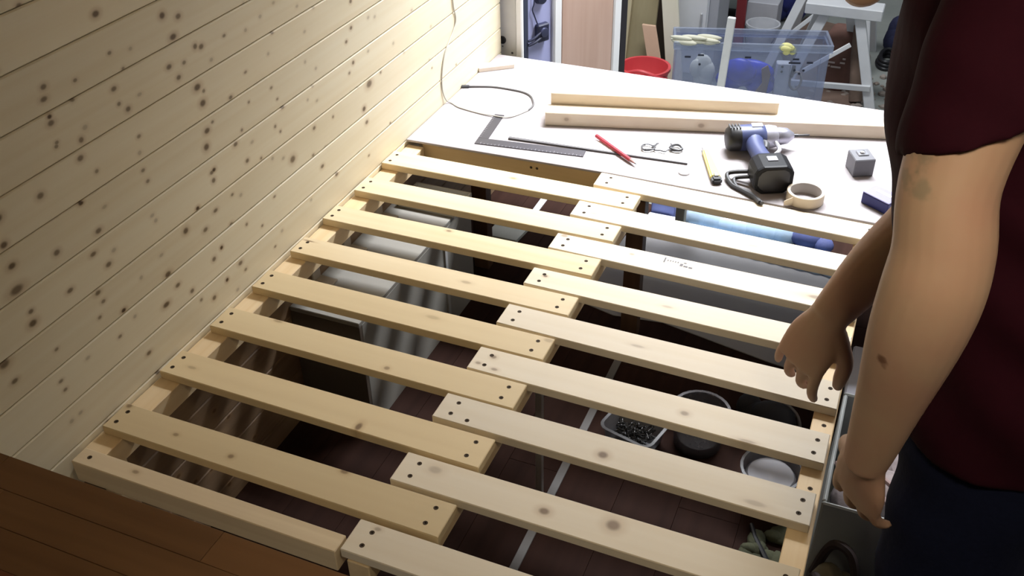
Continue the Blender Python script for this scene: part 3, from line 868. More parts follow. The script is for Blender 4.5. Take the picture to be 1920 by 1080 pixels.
kbar(0.022, 0.160, .0075, .0125, 0.0, 0.014).build('handle', plain('knife_yellow', (0.86, 0.72, 0.16), 0.4), kn, 0.003, seg=2)
kbar(0.158, 0.181, .0128, .0118, 0.0, 0.015).build('end_cap', black_pl, kn, 0.004, seg=2)
kbar(0.002, 0.024, .0045, .006, 0.003, 0.010).build('metal_sleeve', plain('knife_metal', (0.45, 0.45, 0.46), 0.35, 0.7), kn, 0.001)
kbar(0.150, 0.166, .004, .005, 0.0145, 0.018).build('slider', plain('slider_grey', (0.35, 0.34, 0.30), 0.5), kn, 0.001)

# cordless drill lying on its side
dr = thing('cordless_drill', (0.88, 0.25, 0), 'blue and black cordless drill with silver chuck lying on its side', 'drill')
O = V((0.855, 0.322, 0.036))
A = V((0.90, 0.436, 0)).normalized()
Hh = V((0.40, -0.917, 0)).normalized()
U = V((0, 0, 1))
blue = plain('drill_blue', (0.050, 0.064, 0.155), 0.4, var=0.05)
silver = plain('drill_silver', (0.50, 0.50, 0.58), 0.35, 0.6)
MB().lathe(O - A * 0.082, A, [(0, 0.014), (0.003, 0.026), (0.010, 0.032), (0.034, 0.033), (0.036, 0.031)], 20).build('motor_cap', black_pl, dr, smooth=True)
MB().lathe(O - A * 0.048, A, [(0, 0.033), (0.05, 0.034), (0.062, 0.030), (0.064, 0.028)], 20).build('motor_housing', blue, dr, smooth=True)
MB().lathe(O + A * 0.014, A, [(0, 0.029), (0.014, 0.030), (0.030, 0.027), (0.032, 0.024)], 20).build('gear_housing', silver, dr, smooth=True)
MB().lathe(O + A * 0.046, A, [(0, 0.021), (0.006, 0.023), (0.028, 0.020), (0.040, 0.011), (0.044, 0.008)], 16).build('chuck', plain('chuck_silver', (0.42, 0.42, 0.50), 0.3, 0.7), dr, smooth=True)
MB().lathe(O + A * 0.088, A, [(0, 0.0045), (0.014, 0.0042), (0.015, 0.0028), (0.040, 0.0026), (0.044, 0.0008)], 8).build('driver_bit', dark_grey, dr, smooth=True)
for k in range(4):
    MB().obox(O - A * (0.076 - k * 0.008) + U * 0.030 - Hh * 0.012, A * 0.003, Hh * 0.024, U * 0.0045).build('vent_slot', dark_grey, dr)
MB().obox(O - A * 0.02 + U * 0.0315 - Hh * 0.010, A * 0.028, Hh * 0.018, U * 0.0035).build('selector_plate', plain('selector_white', (0.62, 0.64, 0.72), 0.35), dr, 0.001)
MB().sweep([O + Hh * 0.02 - A * 0.014, O + Hh * 0.06 - A * 0.018, O + Hh * 0.115 - A * 0.014, O + Hh * 0.145 - A * 0.010], [(0.024, 0.022), (0.021, 0.020), (0.022, 0.021), (0.027, 0.026)], U, 16, 4, 0.3, 0.2).build('handle', blue, dr, smooth='all')
MB().sweep([O + Hh * 0.032 + A * 0.006, O + Hh * 0.045 + A * 0.010, O + Hh * 0.065 + A * 0.004], [(0.008, 0.010), (0.009, 0.011), (0.006, 0.008)], U, 10, 4, 0.4, 0.4).build('trigger', dark_grey, dr, smooth='all')
# white plastic guard loop in front of the trigger
MB().tube(spline([O + A * 0.036 + Hh * 0.022, O + A * 0.044 + Hh * 0.050 - U * 0.012, O + A * 0.020 + Hh * 0.060 - U * 0.026, O + A * 0.004 + Hh * 0.066 - U * 0.020], 5), 0.005, 8).build('guard', plain('guard_white', (0.66, 0.66, 0.72), 0.4), dr, smooth=True)
B = O + Hh * 0.140 - A * 0.012
bl = plain('battery_black', (0.010, 0.0105, 0.013), 0.5, spec=0.2)
prof = []
W2, H2, ch = 0.047, 0.036, 0.020
for (x, z) in ((-W2 + ch, -H2), (W2 - ch, -H2), (W2 - 0.006, -H2 + 0.010), (W2, -H2 + ch), (W2, H2 - ch), (W2 - 0.006, H2 - 0.008), (W2 - ch, H2), (-W2 + ch, H2), (-W2 + 0.006, H2 - 0.008), (-W2, H2 - ch), (-W2, -H2 + ch), (-W2 + 0.006, -H2 + 0.010)):
    prof.append((x, z))


def bring(t, s_=1.0):
    return [B + Hh * t + A * (x * s_) + U * (z * s_) for x, z in prof]


bat = MB().rings([bring(0, 0.82), bring(0.010, 0.96), bring(0.016, 1), bring(0.074, 1), bring(0.080, 0.95)]).build('battery', bl, dr, 0.001)
MB().rings([bring(0.0795, 0.80), bring(0.0812, 0.76)]).build('battery_face', plain('battery_dark', (0.010, 0.009, 0.011), 0.35), bat)
MB().obox(B + Hh * 0.030 - A * 0.012 + U * 0.0355, A * 0.024, Hh * 0.022, U * 0.003).build('release_button', plain('release_grey', (0.30, 0.30, 0.34), 0.45), bat, 0.001)
sm_ = plain('strap_black', (0.03, 0.03, 0.033), 0.55)
MB().tube(spline([B + Hh * 0.01 - A * 0.045 - U * 0.012, (0.818, 0.155, 0.012), (0.835, 0.118, 0.0055), (0.865, 0.098, 0.0055), (0.895, 0.078, 0.006), (0.914, 0.056, 0.0065)], 6), 0.0052, 8).build('wrist_strap', sm_, dr, smooth=True)
MB().tube(spline([B + Hh * 0.03 - A * 0.046 - U * 0.015, (0.838, 0.140, 0.010), (0.850, 0.110, 0.0055), (0.880, 0.094, 0.0055), (0.906, 0.070, 0.006), (0.920, 0.054, 0.0065)], 6), 0.0048, 8).build('wrist_strap', sm_, dr, smooth=True)

tr = thing('masking_tape_roll', (1.007, 0.112, 0), 'cream roll of masking tape with a loose tail, beside the drill battery', 'tape')
tp = plain('tape_cream', (0.66, 0.56, 0.44), 0.6, var=0.03)
MB().lathe((1.007, 0.114, 0), (0, 0, 1), [(0, 0.0365), (0, 0.0415), (0.0010, 0.0425), (0.025, 0.0425), (0.026, 0.0415), (0.026, 0.0365)], 36, False).build('tape', tp, tr, smooth=True)
MB().lathe((1.007, 0.114, 0), (0, 0, 1), [(0.0, 0.0352), (0.0, 0.0365), (0.0255, 0.0365), (0.0255, 0.0352), (0.0, 0.0352)], 36, False).build('core', plain('tape_core', (0.50, 0.46, 0.42), 0.7), tr, smooth=True)
MB().add([(0.985, 0.0765, 0.002), (0.966, 0.072, 0.001), (0.966, 0.072, 0.012), (0.985, 0.0765, 0.024), (0.985, 0.0785, 0.002), (0.966, 0.074, 0.001), (0.966, 0.074, 0.012), (0.985, 0.0785, 0.024)],
         [(0, 1, 2, 3), (7, 6, 5, 4), (0, 4, 5, 1), (1, 5, 6, 2), (2, 6, 7, 3), (3, 7, 4, 0)]).build('tail', tp, tr)

gb = thing('grey_box', (1.11, 0.29, 0), 'small grey metal cube with a shiny plate on top, near the person', 'box')
g0, ga, gb_ = V((1.097, 0.263, 0)), V((.0445, .0235, 0)), V((-.024, .052, 0))
MB().obox(g0, ga, gb_, (0, 0, 0.045)).build('body', plain('cube_grey', (0.13, 0.13, 0.145), 0.5, 0.1), gb, 0.002)
MB().obox(g0 + ga * 0.28 + gb_ * 0.35 + V((0, 0, 0.045)), ga * 0.5, gb_ * 0.42, (0, 0, 0.003)).build('top_plate', steel, gb, 0.001)
MB().lathe(g0 + ga * 0.52 + gb_ * 0.55 + V((0, 0, 0.048)), (0, 0, 1), [(0, 0.007), (0.004, 0.006), (0.005, 0.002)], 12).build('bolt_head', steel, gb, smooth=True)

nb = thing('navy_box', (1.17, 0.15, 0), 'small navy blue cardboard box with a pale lilac lid, right beside the person', 'box')
n0, na, nb_ = V((1.128, 0.150, 0)), V((.060, -.039, 0)), V((.026, .042, 0))
MB().obox(n0, na, nb_, (0, 0, 0.027)).build('body', plain('navy', (0.018, 0.022, 0.16), 0.4), nb, 0.0015)
MB().obox(n0 + V((0, 0, 0.027)), na, nb_, (0, 0, 0.0025)).build('lid', plain('lilac', (0.26, 0.25, 0.42), 0.4), nb, 0.001)
MB().obox(n0 + na * 0.25 + nb_ * 0.5 + V((0, 0, 0.0295)), na * 0.55, nb_ * 0.2, (0, 0, 0.0004)).build('label_strip', plain('label_white', (0.78, 0.78, 0.85), 0.4), nb)

cb_ = thing('charging_cable', (0.1, 0.35, 0), 'thin grey cable hanging down the plank wall and looping over the hardboard', 'cable')
cm = plain('cable_grey', (0.46, 0.44, 0.40), 0.5)
cd = plain('cable_dark', (0.09, 0.085, 0.085), 0.5)
wp = [(-0.0055, 0.355, 0.75), (-0.0055, 0.372, 0.45), (-0.0055, 0.377, 0.267), (-0.0055, 0.390, 0.211), (-0.0055, 0.369, 0.181), (-0.0055, 0.313, 0.141), (-0.0055, 0.287, 0.090), (-0.0055, 0.284, 0.044), (-0.002, 0.296, 0.010), (0.012, 0.30, 0.0022), (0.046, 0.281, 0.0022), (0.114, 0.267, 0.0022), (0.150, 0.264, 0.0036), (0.185, 0.264, 0.0040), (0.208, 0.285, 0.0022), (0.230, 0.331, 0.0022)]
MB().tube(spline(wp, 5), 0.0019, 7).build('cable', cm, cb_, smooth=True)
MB().tube(spline([(0.230, 0.331, 0.0022), (0.232, 0.356, 0.0022), (0.226, 0.380, 0.0022), (0.203, 0.417, 0.0022), (0.171, 0.435, 0.0022), (0.12, 0.440, 0.0022), (0.071, 0.437, 0.0022), (0.013, 0.416, 0.003)], 5), 0.0028, 7).build('cable', cd, cb_, smooth=True)
MB().obox((-0.006, 0.402, 0.0), V((.022, .009, 0)), V((-.004, .010, 0)), (0, 0, 0.007)).build('plug', dark_grey, cb_, 0.002)

# ------------------------------------------------------------------ workshop clutter behind the van
def Zb(o, lab, cat, group=None):
    return tag(o, lab, cat, group)


tub = thing('storage_tub', (0.49, 2.50, G), 'large clear bluish storage tub full of odds and ends, standing on the workshop floor', 'tub')
tb_m = clear_plastic('tub_blue', (0.68, 0.73, 0.87), 0.17, 0.25)
TO, TE = V((0.163, 2.353, 0)), V((0.9617, 0.2741, 0))
TN = V((-TE.y, TE.x, 0))
TL, TD, ZB, ZR = 0.702, 0.17, -1.02, -0.578


def tbox(m, s0, s1, n0, n1, z0, z1):
    return m.obox(TO + TE * s0 + TN * n0 + V((0, 0, z0)), TE * (s1 - s0), TN * (n1 - n0), (0, 0, z1 - z0))


m = MB()
for q in ((0, TL, 0, .005), (0, TL, TD - .005, TD), (0, .005, .005, TD - .005), (TL - .005, TL, .005, TD - .005)):
    tbox(m, *q, ZB, ZR)
m.build('walls', tb_m, tub)
tbox(MB(), 0, TL, 0, TD, ZB - 0.006, ZB).build('bottom', tb_m, tub)
m = MB()
for q in ((-.012, TL + .012, -.012, 0), (-.012, TL + .012, TD, TD + .012), (-.012, 0, 0, TD), (TL, TL + .012, 0, TD)):
    tbox(m, *q, ZR - 0.018, ZR + 0.022)
m.build('rim', clear_plastic('tub_rim', (0.60, 0.66, 0.80), 0.32, 0.2), tub, 0.003)
slot_m = plain('slot', (0.03, 0.035, 0.06), 0.6)


def on_front(x):
    return (x - TO.x) / TE.x


for x, z in ((0.218, -0.632), (0.276, -0.622), (0.485, -0.627), (0.696, -0.630), (0.705, -0.648), (0.680, -0.648), (0.759, -0.645)):
    s_ = on_front(x)
    tbox(MB(), s_ - .014, s_ + .014, -.003, 0, z - .004, z + .004).build('vent_slot', slot_m, tub)
for x, z in ((0.274, -0.668), (0.697, -0.684), (0.737, -0.684), (0.72, -0.70)):
    MB().lathe(TO + TE * on_front(x) + V((0, 0, z)), -TN, [(0, 0.006), (0.003, 0.005)], 10).build('hole_plug', slot_m, tub)


def blob(name, c, r, mat, n=7, seed=0, spread=0.6, slant=0.0):
    rr = random.Random(seed)
    m = MB()
    for k in range(n):
        dx = rr.uniform(-1, 1) * r[0] * spread
        m.ball((c[0] + dx, c[1] + slant * dx + rr.uniform(-1, 1) * r[1] * spread, c[2] + rr.uniform(-1, 1) * r[2] * spread), tuple(q * rr.uniform(0.45, 0.75) for q in r), 12, 7)
    return m.build(name, mat, smooth='all')


Zb(blob('blue_bag', (0.48, 2.525, -0.755), (0.135, 0.032, 0.085), plain('bag_blue', (0.03, 0.05, 0.62), 0.35, var=0.8, scale=14, bump=0.8), 13, 3, 0.6, 0.285), 'bright blue plastic bag inside the clear storage tub', 'bag')
Zb(blob('white_bag', (0.275, 2.462, -0.76), (0.06, 0.030, 0.095), plain('bag_white', (0.78, 0.78, 0.70), 0.6, bump=0.4), 8, 6, 0.6, 0.285), 'crumpled white bag at the tub end behind the upright batten', 'bag')
bp_ = MB().prism([(0.535, -0.98), (0.58, -0.98), (0.585, -0.80), (0.592, -0.72), (0.575, -0.672), (0.548, -0.69), (0.560, -0.76), (0.532, -0.81)], 0, 0.012)
bp_.v = [(x, 2.478 + z + (x - 0.54) * 0.285, y) for x, y, z in bp_.v]
Zb(bp_.build('brown_offcut', plain('offcut_brown', (0.26, 0.16, 0.11), 0.8), None, 0.002), 'brown wooden offcut standing in the storage tub beside the blue bag', 'offcut')
sb = thing('socket_box', (0.64, 2.55, -1.0), 'grey plastic wall box with two dark holes inside the storage tub', 'box')
MB().obox((0.612, 2.535, -1.0), (0.062, 0.018, 0), (-.012, .042, 0), (0, 0, 0.325)).build('body', plain('sock_grey', (0.62, 0.64, 0.68), 0.5), sb, 0.004)
MB().obox((0.676, 2.545, -0.74), (0.016, 0.004, 0), (-.004, .02, 0), (.006, 0, 0.055)).build('clip', black_pl, sb, 0.002)
for z in (-0.69, -0.715):
    MB().lathe((0.636, 2.541, z), (0.27, -0.96, 0), [(0, 0.006), (0.003, 0.005)], 10).build('hole', black_pl, sb)
co = MB().tube([(0.702 + 0.026 * math.cos(k * 0.5), 2.575 + 0.008 * math.cos(k * .5), -0.765 + 0.045 * math.sin(k * 0.5)) for k in range(26)], 0.006, 7)
Zb(co.build('cable_coil', plain('coil_grey', (0.34, 0.31, 0.28), 0.5), smooth=True), 'small grey coil of cable beside the wall box in the storage tub', 'cable')
Zb(blob('yellow_glove', (0.652, 2.488, -0.575), (0.040, 0.016, 0.030), plain('glove_yellow', (0.88, 0.84, 0.36), 0.7), 6, 2, 0.6, 0.285), 'yellow glove draped over the front rim of the storage tub', 'glove')
Zb(blob('cream_rag', (0.245, 2.385, -0.550), (0.085, 0.02, 0.020), plain('rag_cream', (0.72, 0.70, 0.56), 0.8), 16, 4, 0.85, 0.285), 'cream rag lying along the rim of the storage tub', 'rag')
st_ = MB().bar((0.378, 2.360, -1.03), (0.402, 2.372, -0.42), 0.036, 0.02, (0, 1, 0)).build('upright_batten', plain('batten_white', (0.88, 0.88, 0.86), 0.5), None, 0.003)
Zb(st_, 'white painted batten standing upright against the front of the storage tub', 'batten')

# leaning timber and sheet offcuts
Zb(MB().obox((-0.300, 2.88, G), (0.05, 0, 0), (0, 0.02, 0), (0.02, 0.16, 1.2)).build('leaning_board', plain('board_black', (0.020, 0.016, 0.018), 0.7), None, 0.002), 'narrow blackish board leaning beside the open van door', 'board', 'boards leaning behind the door')
p1 = MB().obox((-0.235, 2.82, G), (0.155, 0, 0), (0, 0.018, 0), (0.012, 0.22, 1.25)).build('leaning_board', wood('board_olive', (0.40, 0.34, 0.20), (0.30, 0.25, 0.14), 'z', 4, fine=20), None, 0.002)
Zb(p1, 'wide olive brown plank leaning next to the narrow black board', 'board', 'boards leaning behind the door')
Zb(MB().obox((-0.245, 2.80, G), (0.028, 0, 0), (0, 0.018, 0), (0.012, 0.19, 1.1)).build('leaning_board', wood('board_pale', (0.66, 0.58, 0.38), (0.56, 0.48, 0.30), 'z', 5, fine=20), None, 0.002), 'thin pale batten leaning in front of the wide olive plank', 'board', 'boards leaning behind the door')
Zb(MB().obox((0.040, 2.78, G), (0.085, 0, 0), (0, 0.02, 0), (-0.19, 0.16, 1.05)).build('leaning_board', wood('board_cream', (0.80, 0.76, 0.62), (0.72, 0.66, 0.50), 'z', 6, fine=20), None, 0.002), 'cream plank leaning slantwise in front of the white cabinet', 'board', 'boards leaning behind the door')
Zb(MB().obox((-0.02, 2.72, G), (0.072, 0, 0), (0, 0.016, 0), (-0.115, 0.10, 0.36)).build('leaning_board', plain('board_peach', (0.66, 0.44, 0.30), 0.7), None, 0.002), 'short peach coloured offcut leaning above the red bucket', 'board', 'boards leaning behind the door')
Zb(MB().box(-0.34, -0.03, 3.12, 3.16, G, 0.3).build('leaning_board', plain('board_dark', (0.07, 0.045, 0.03), 0.8), None, 0.002), 'dark brown sheet standing behind the leaning planks', 'board', 'boards leaning behind the door')
rb = thing('red_bucket', (-0.04, 2.6, G), 'red rubber bucket on the workshop floor below the leaning planks', 'bucket')
MB().lathe((-0.035, 2.56, G), (0, 0, 1), [(0, 0.085), (0.235, 0.122), (0.235, 0.130), (0.250, 0.130), (0.250, 0.116), (0.01, 0.08), (0.008, 0.01)], 26).build('body', plain('bucket_red', (0.72, 0.07, 0.08), 0.4), rb, smooth=True)
MB().ball((-0.035, 2.56, G + 0.13), (0.095, 0.095, 0.05), 14, 8).build('contents', plain('plaster', (0.75, 0.68, 0.62), 0.8, bump=0.4), rb, smooth='all')
MB().tube(spline([(-0.15, 2.54, -0.83), (-0.10, 2.47, -0.80), (-0.03, 2.45, -0.775), (0.05, 2.47, -0.80), (0.085, 2.53, -0.83)], 6), 0.010, 8).build('handle', plain('bucket_red', (0.72, 0.07, 0.08), 0.4), rb, smooth=True)

wc = thing('white_cabinet', (0.1, 3.2, G), 'tall white cabinet standing behind the storage tub', 'cabinet')
MB().box(-0.02, 0.165, 3.02, 3.32, G, 0.35).build('body', white_paint, wc, 0.004)
MB().box(-0.015, 0.160, 3.004, 3.02, G + 0.05, 0.34).build('door', white_paint, wc, 0.003)
MB().box(0.130, 0.140, 2.992, 3.006, -0.75, -0.65).build('handle', plain('handle_grey', (0.45, 0.45, 0.46), 0.4), wc, 0.003)
MB().box(0.165, 0.215, 3.03, 3.32, G, 0.35).build('side_panel', plain('side_grey', (0.42, 0.43, 0.46), 0.5), wc, 0.003)

# white trestles
tw = plain('trestle_white', (0.62, 0.63, 0.64), 0.6, var=0.12, scale=14)
s1 = thing('sawhorse', (0.85, 3.15, G), 'white painted wooden sawhorse standing next to the storage tub', 'sawhorse', 'white sawhorses')
MB().box(0.652, 1.02, 2.98, 3.10, -0.580, -0.525).build('top_beam', tw, s1, 0.004)
MB().bar((0.750, 3.02, -0.578), (0.590, 2.93, G), 0.05, 0.03, (0, 1, 0)).build('leg', tw, s1, 0.003)
MB().bar((0.915, 3.02, -0.578), (1.062, 2.93, G), 0.05, 0.03, (0, 1, 0)).build('leg', tw, s1, 0.003)
MB().bar((0.86, 3.10, -0.578), (0.93, 3.42, G), 0.045, 0.03, (0, 1, 0)).build('leg', tw, s1, 0.003)
MB().bar((0.72, 3.10, -0.578), (0.60, 3.42, G), 0.045, 0.03, (0, 1, 0)).build('leg', tw, s1, 0.003)
MB().bar((0.63, 2.935, -0.930), (1.035, 2.935, -0.905), 0.028, 0.02, (0, 1, 0)).build('rail', tw, s1, 0.002)
s2_ = thing('sawhorse', (0.62, 3.7, G), 'second white sawhorse, half hidden behind the first and the paint bucket', 'sawhorse', 'white sawhorses')
MB().box(0.50, 0.95, 3.50, 3.60, -0.48, -0.43).build('top_beam', tw, s2_, 0.004)
MB().bar((0.64, 3.52, -0.48), (0.46, 3.30, G), 0.048, 0.03, (0, 1, 0)).build('leg', tw, s2_, 0.003)
MB().bar((0.88, 3.52, -0.48), (0.98, 3.40, G), 0.048, 0.03, (0, 1, 0)).build('leg', tw, s2_, 0.003)
MB().bar((0.60, 3.58, -0.48), (0.52, 3.80, G), 0.048, 0.03, (0, 1, 0)).build('leg', tw, s2_, 0.003)
MB().bar((0.90, 3.58, -0.48), (0.98, 3.80, G), 0.048, 0.03, (0, 1, 0)).build('leg', tw, s2_, 0.003)
MB().bar((0.49, 3.35, -0.905), (0.80, 3.52, -0.62), 0.022, 0.018, (0, 1, 0)).build('brace', tw, s2_, 0.002)
la = MB().bar((0.80, 2.98, -0.775), (0.90, 2.955, -0.70), 0.024, 0.012, (0, 1, 0)).build('white_lath', plain('lath_white', (0.80, 0.80, 0.80), 0.5), None, 0.002)
la2 = MB().bar((0.70, 2.90, -0.845), (0.90, 2.955, -0.70), 0.022, 0.012, (0, 1, 0))
bpy.data.objects.remove(la)
la = la2.build('white_lath', plain('lath_white', (0.80, 0.80, 0.80), 0.5), None, 0.002)
Zb(la, 'thin white lath poking out of the storage tub towards the sawhorse leg', 'lath')
# earth-brown sack, log and rubble under the trestle
sk = thing('brown_sack', (0.86, 3.2, G), 'reddish brown sack with faded pale printing under the sawhorse', 'sack')
MB().sweep([(0.84, 3.20, G + 0.02), (0.845, 3.20, G + 0.12), (0.85, 3.21, G + 0.24), (0.86, 3.22, G + 0.33)], [(0.09, 0.07), (0.105, 0.08), (0.10, 0.075), (0.07, 0.04)], (0, 1, 0), 18, 5, 0.3, 0.3).build('body', plain('sack_brown', (0.17, 0.085, 0.065), 0.8, var=0.3, scale=16, bump=0.6), sk, smooth='all')
m = MB()
for k, (x, z, wd_) in enumerate(((0.815, -0.865, .035), (0.87, -0.862, .025), (0.80, -0.885, .02), (0.84, -0.888, .05), (0.875, -0.84, .015))):
    m.box(x - wd_ / 2, x + wd_ / 2, 3.108, 3.113, z - .004, z + .004)
m.build('printed_mark', plain('print_pale', (0.50, 0.42, 0.38), 0.8), sk)
lg = MB().tube([(0.915, 3.16, -0.66), (0.935, 3.10, -0.80), (0.975, 3.02, G + 0.02)], [0.028, 0.032, 0.034], 10).build('brown_post', plain('log_brown', (0.17, 0.115, 0.085), 0.9, var=0.4, scale=20, bump=0.8), smooth=True)
Zb(lg, 'rough brown post leaning under the sawhorse beside the sack', 'post')
rr = random.Random(21)
rub = MB()
for k in range(260):
    x, y = rr.uniform(0.72, 1.25), rr.uniform(2.55, 3.45)
    r = rr.uniform(0.006, 0.022)
    if abs(x - 0.60) < 0.26 and y < 2.92:
        continue
    rub.ball((x, y, G + r * 0.4), (r * rr.uniform(.8, 1.4), r, r * 0.7), 6, 4)
rub = rub.build('rubble', mottled('rubble_brown', (0.22, 0.16, 0.12), (0.40, 0.36, 0.32), 25))
tag(rub, 'brown rubble and sawdust strewn over the concrete under the sawhorse', 'rubble', kind='stuff')
dirt = MB().prism([(0.70, 3.0), (0.95, 2.95), (1.02, 3.2), (0.98, 3.7), (0.80, 4.1), (0.55, 4.2), (0.45, 3.7)], G, G + 0.012).build('dirt_heap', mottled('dirt', (0.14, 0.085, 0.06), (0.25, 0.17, 0.13), 12), None)
tag(dirt, 'flat spread of brown soil on the concrete behind the sawhorse', 'soil', kind='stuff')
cc = MB()
for k in range(3):
    cc.tube([(1.075 + (0.05 - k * .006) * math.cos(a * 0.3), 3.62 + 0.10 * math.sin(a * 0.3), G + 0.012 + k * 0.02) for a in range(21)], 0.011, 8, True)
Zb(cc.build('cable_coil', black_pl, smooth=True), 'black coil of cable on the concrete beyond the person', 'cable')
Zb(blob('navy_bag', (1.12, 3.85, G + 0.10), (0.08, 0.08, 0.11), plain('navy_bag', (0.018, 0.020, 0.06), 0.8), 6, 12), 'dark navy bag on the concrete behind the black cable coil', 'bag')
MBs = MB().box(1.01, 1.03, 3.30, 3.32, G, G + 0.012).build('dark_chip', black_pl)
Zb(MBs, 'tiny dark chip of wood alone on the bare concrete', 'chip')
# things at the far side
pb = thing('paint_bucket', (0.37, 3.58, G), 'white paint bucket with dark smears beyond the storage tub', 'bucket')
MB().lathe((0.375, 3.58, G), (0, 0, 1), [(0, 0.062), (0.004, 0.066), (0.15, 0.092), (0.15, 0.098), (0.165, 0.098), (0.165, 0.088), (0.006, 0.060), (0.005, 0.01)], 26).build('body', plain('bucket_white', (0.72, 0.73, 0.76), 0.45, var=0.2, scale=9), pb, smooth=True)
MB().tube(spline([(0.28, 3.55, G + 0.15), (0.31, 3.50, G + 0.05), (0.38, 3.485, G + 0.03), (0.44, 3.50, G + 0.07), (0.468, 3.56, G + 0.15)], 6), 0.004, 7).build('handle', dark_grey, pb, smooth=True)
rp = MB().bar((0.248, 3.58, G), (0.205, 3.66, 0.1), 0.055, 0.03, (0, 1, 0)).build('red_post', plain('post_red', (0.25, 0.03, 0.035), 0.5), None, 0.004)
Zb(rp, 'dark red post standing beside the white paint bucket', 'post')
Zb(MB().box(0.24, 0.42, 3.78, 3.98, G, -0.83).build('white_carton', plain('carton_white', (0.62, 0.62, 0.66), 0.6), None, 0.004), 'white carton on the floor behind the paint bucket', 'carton')
Zb(blob('blue_tarp', (0.44, 4.14, G + 0.16), (0.16, 0.10, 0.16), plain('tarp_blue', (0.03, 0.04, 0.20), 0.6, var=0.5, bump=0.5), 8, 15), 'dark blue tarp heaped behind the white carton', 'tarp')
sh_ = thing('dark_shelf', (0.17, 3.9, G), 'dark low shelf with grey boxes behind the upright batten', 'shelf')
for z in (G + 0.02, G + 0.20, G + 0.38):
    MB().box(-0.02, 0.24, 3.86, 4.12, z, z + 0.015).build('shelf_board', plain('shelf_dark', (0.06, 0.06, 0.065), 0.6), sh_, 0.001)
for x in (-0.02, 0.225):
    MB().box(x, x + 0.015, 3.86, 4.12, G, G + 0.42).build('side_panel', plain('shelf_dark', (0.06, 0.06, 0.065), 0.6), sh_, 0.001)
for k, (x, z, c) in enumerate(((0.14, G + 0.215, 0.35), (0.16, G + 0.035, 0.22), (0.13, G + 0.395, 0.15))):
    q = MB().box(x, x + 0.075, 3.88, 4.0, z, z + 0.07 + 0.02 * k).build('grey_box', plain('gbox%d' % k, (c, c, c * 1.05), 0.6), None, 0.003)
    Zb(q, ('pale grey box on the middle board of the dark shelf', 'mid grey box on the lowest board of the dark shelf', 'dark grey box on top of the dark shelf')[k], 'box', 'boxes on the dark shelf')

# ------------------------------------------------------------------ the person
def remeshed(mb, name, mat, voxel, parent=None, smooth_it=6, deform=None):
    me = mb.mesh(name)
    bm = bmesh.new()
    bm.from_mesh(me)
    bmesh.ops.recalc_face_normals(bm, faces=bm.faces)
    bm.to_mesh(me)
    bm.free()
    o = bpy.data.objects.new(name, me)
    COL.objects.link(o)
    r = o.modifiers.new('r', 'REMESH')
    r.mode = 'VOXEL'
    r.voxel_size = voxel
    s = o.modifiers.new('s', 'SMOOTH')
    s.iterations = smooth_it
    s.factor = 0.5
    dg = bpy.context.evaluated_depsgraph_get()
    new = bpy.data.meshes.new_from_object(o.evaluated_get(dg))
    o.modifiers.clear()
    o.data = new
    new.name = name
    if deform:
        for v in new.vertices:
            v.co = deform(v.co)
    new.materials.clear()
    new.materials.append(mat)
    new.shade_smooth()
    if parent:
        attach(o, parent)
    return o


def hand(m, wrist, fwd, back, thumb_side, size=1.0, curl=(0.35, 0.45, 0.5, 0.55), tcurl=0.3, spread=0.06, bend=0.55):
    """palm and five fingers; fwd = towards the fingers, back = direction the back of the hand faces"""
    f = V(fwd).normalized()
    b = (V(back) - f * f.dot(V(back))).normalized()
    s = f.cross(b).normalized() * thumb_side      # towards the thumb
    w_ = V(wrist)
    k = size
    m.sweep([w_ - f * .03 * k, w_ + f * 0.008 * k, w_ + f * 0.045 * k, w_ + f * 0.082 * k, w_ + f * 0.094 * k], [(.028 * k, .020 * k), (.030 * k, .019 * k), (.041 * k, .0165 * k), (.042 * k, .0135 * k), (.039 * k, .011 * k)], b, 18, 4, 0.3, 0.5)
    for i, (off, ln, r) in enumerate(((0.032, 0.072, .0092), (0.0108, 0.080, .0096), (-0.0115, 0.074, .0092), (-0.032, 0.058, .0082))):
        base = w_ + f * (0.088 - 0.005 * abs(i - 1) ** 1.3) * k + s * off * k + b * 0.001
        d = (f + s * (off * spread / 0.03)).normalized()
        pts = [base - d * 0.03 * k, base]
        rad = [r * 1.05 * k, r * k]
        a = 0
        for seg, fr in enumerate((0.46, 0.30, 0.24)):
            a += curl[i] * (bend, 1.0, 0.8)[seg]
            dd = d * math.cos(a) - b * math.sin(a)
            pts.append(pts[-1] + dd * ln * fr * k)
            rad.append(r * (0.94, 0.86, 0.70)[seg] * k)
        m.sweep(pts, [(q, q) for q in rad], s, 10, 4, 0.4, 0.9)
    # thumb leaves the side of the palm near its base
    tb = w_ + f * 0.020 * k + s * 0.022 * k - b * 0.004 * k
    td = (f * 0.72 + s * 0.62 - b * 0.30).normalized()
    t2 = (f * 0.95 + s * 0.15 - b * tcurl).normalized()
    t3 = (f * 0.95 - s * 0.05 - b * (tcurl + 0.25)).normalized()
    p1 = tb + td * 0.044 * k
    p2 = p1 + t2 * 0.034 * k
    p3 = p2 + t3 * 0.024 * k
    m.sweep([tb, p1, p2, p3], [(.016 * k, .015 * k), (.0125 * k, .012 * k), (.0110 * k, .0105 * k), (.0085 * k, .0075 * k)], b, 12, 4, 0.4, 0.9)


person = thing('person', (1.36, -0.83, F), 'person in maroon t-shirt and dark jeans leaning over the slats with hands reaching down', 'person')

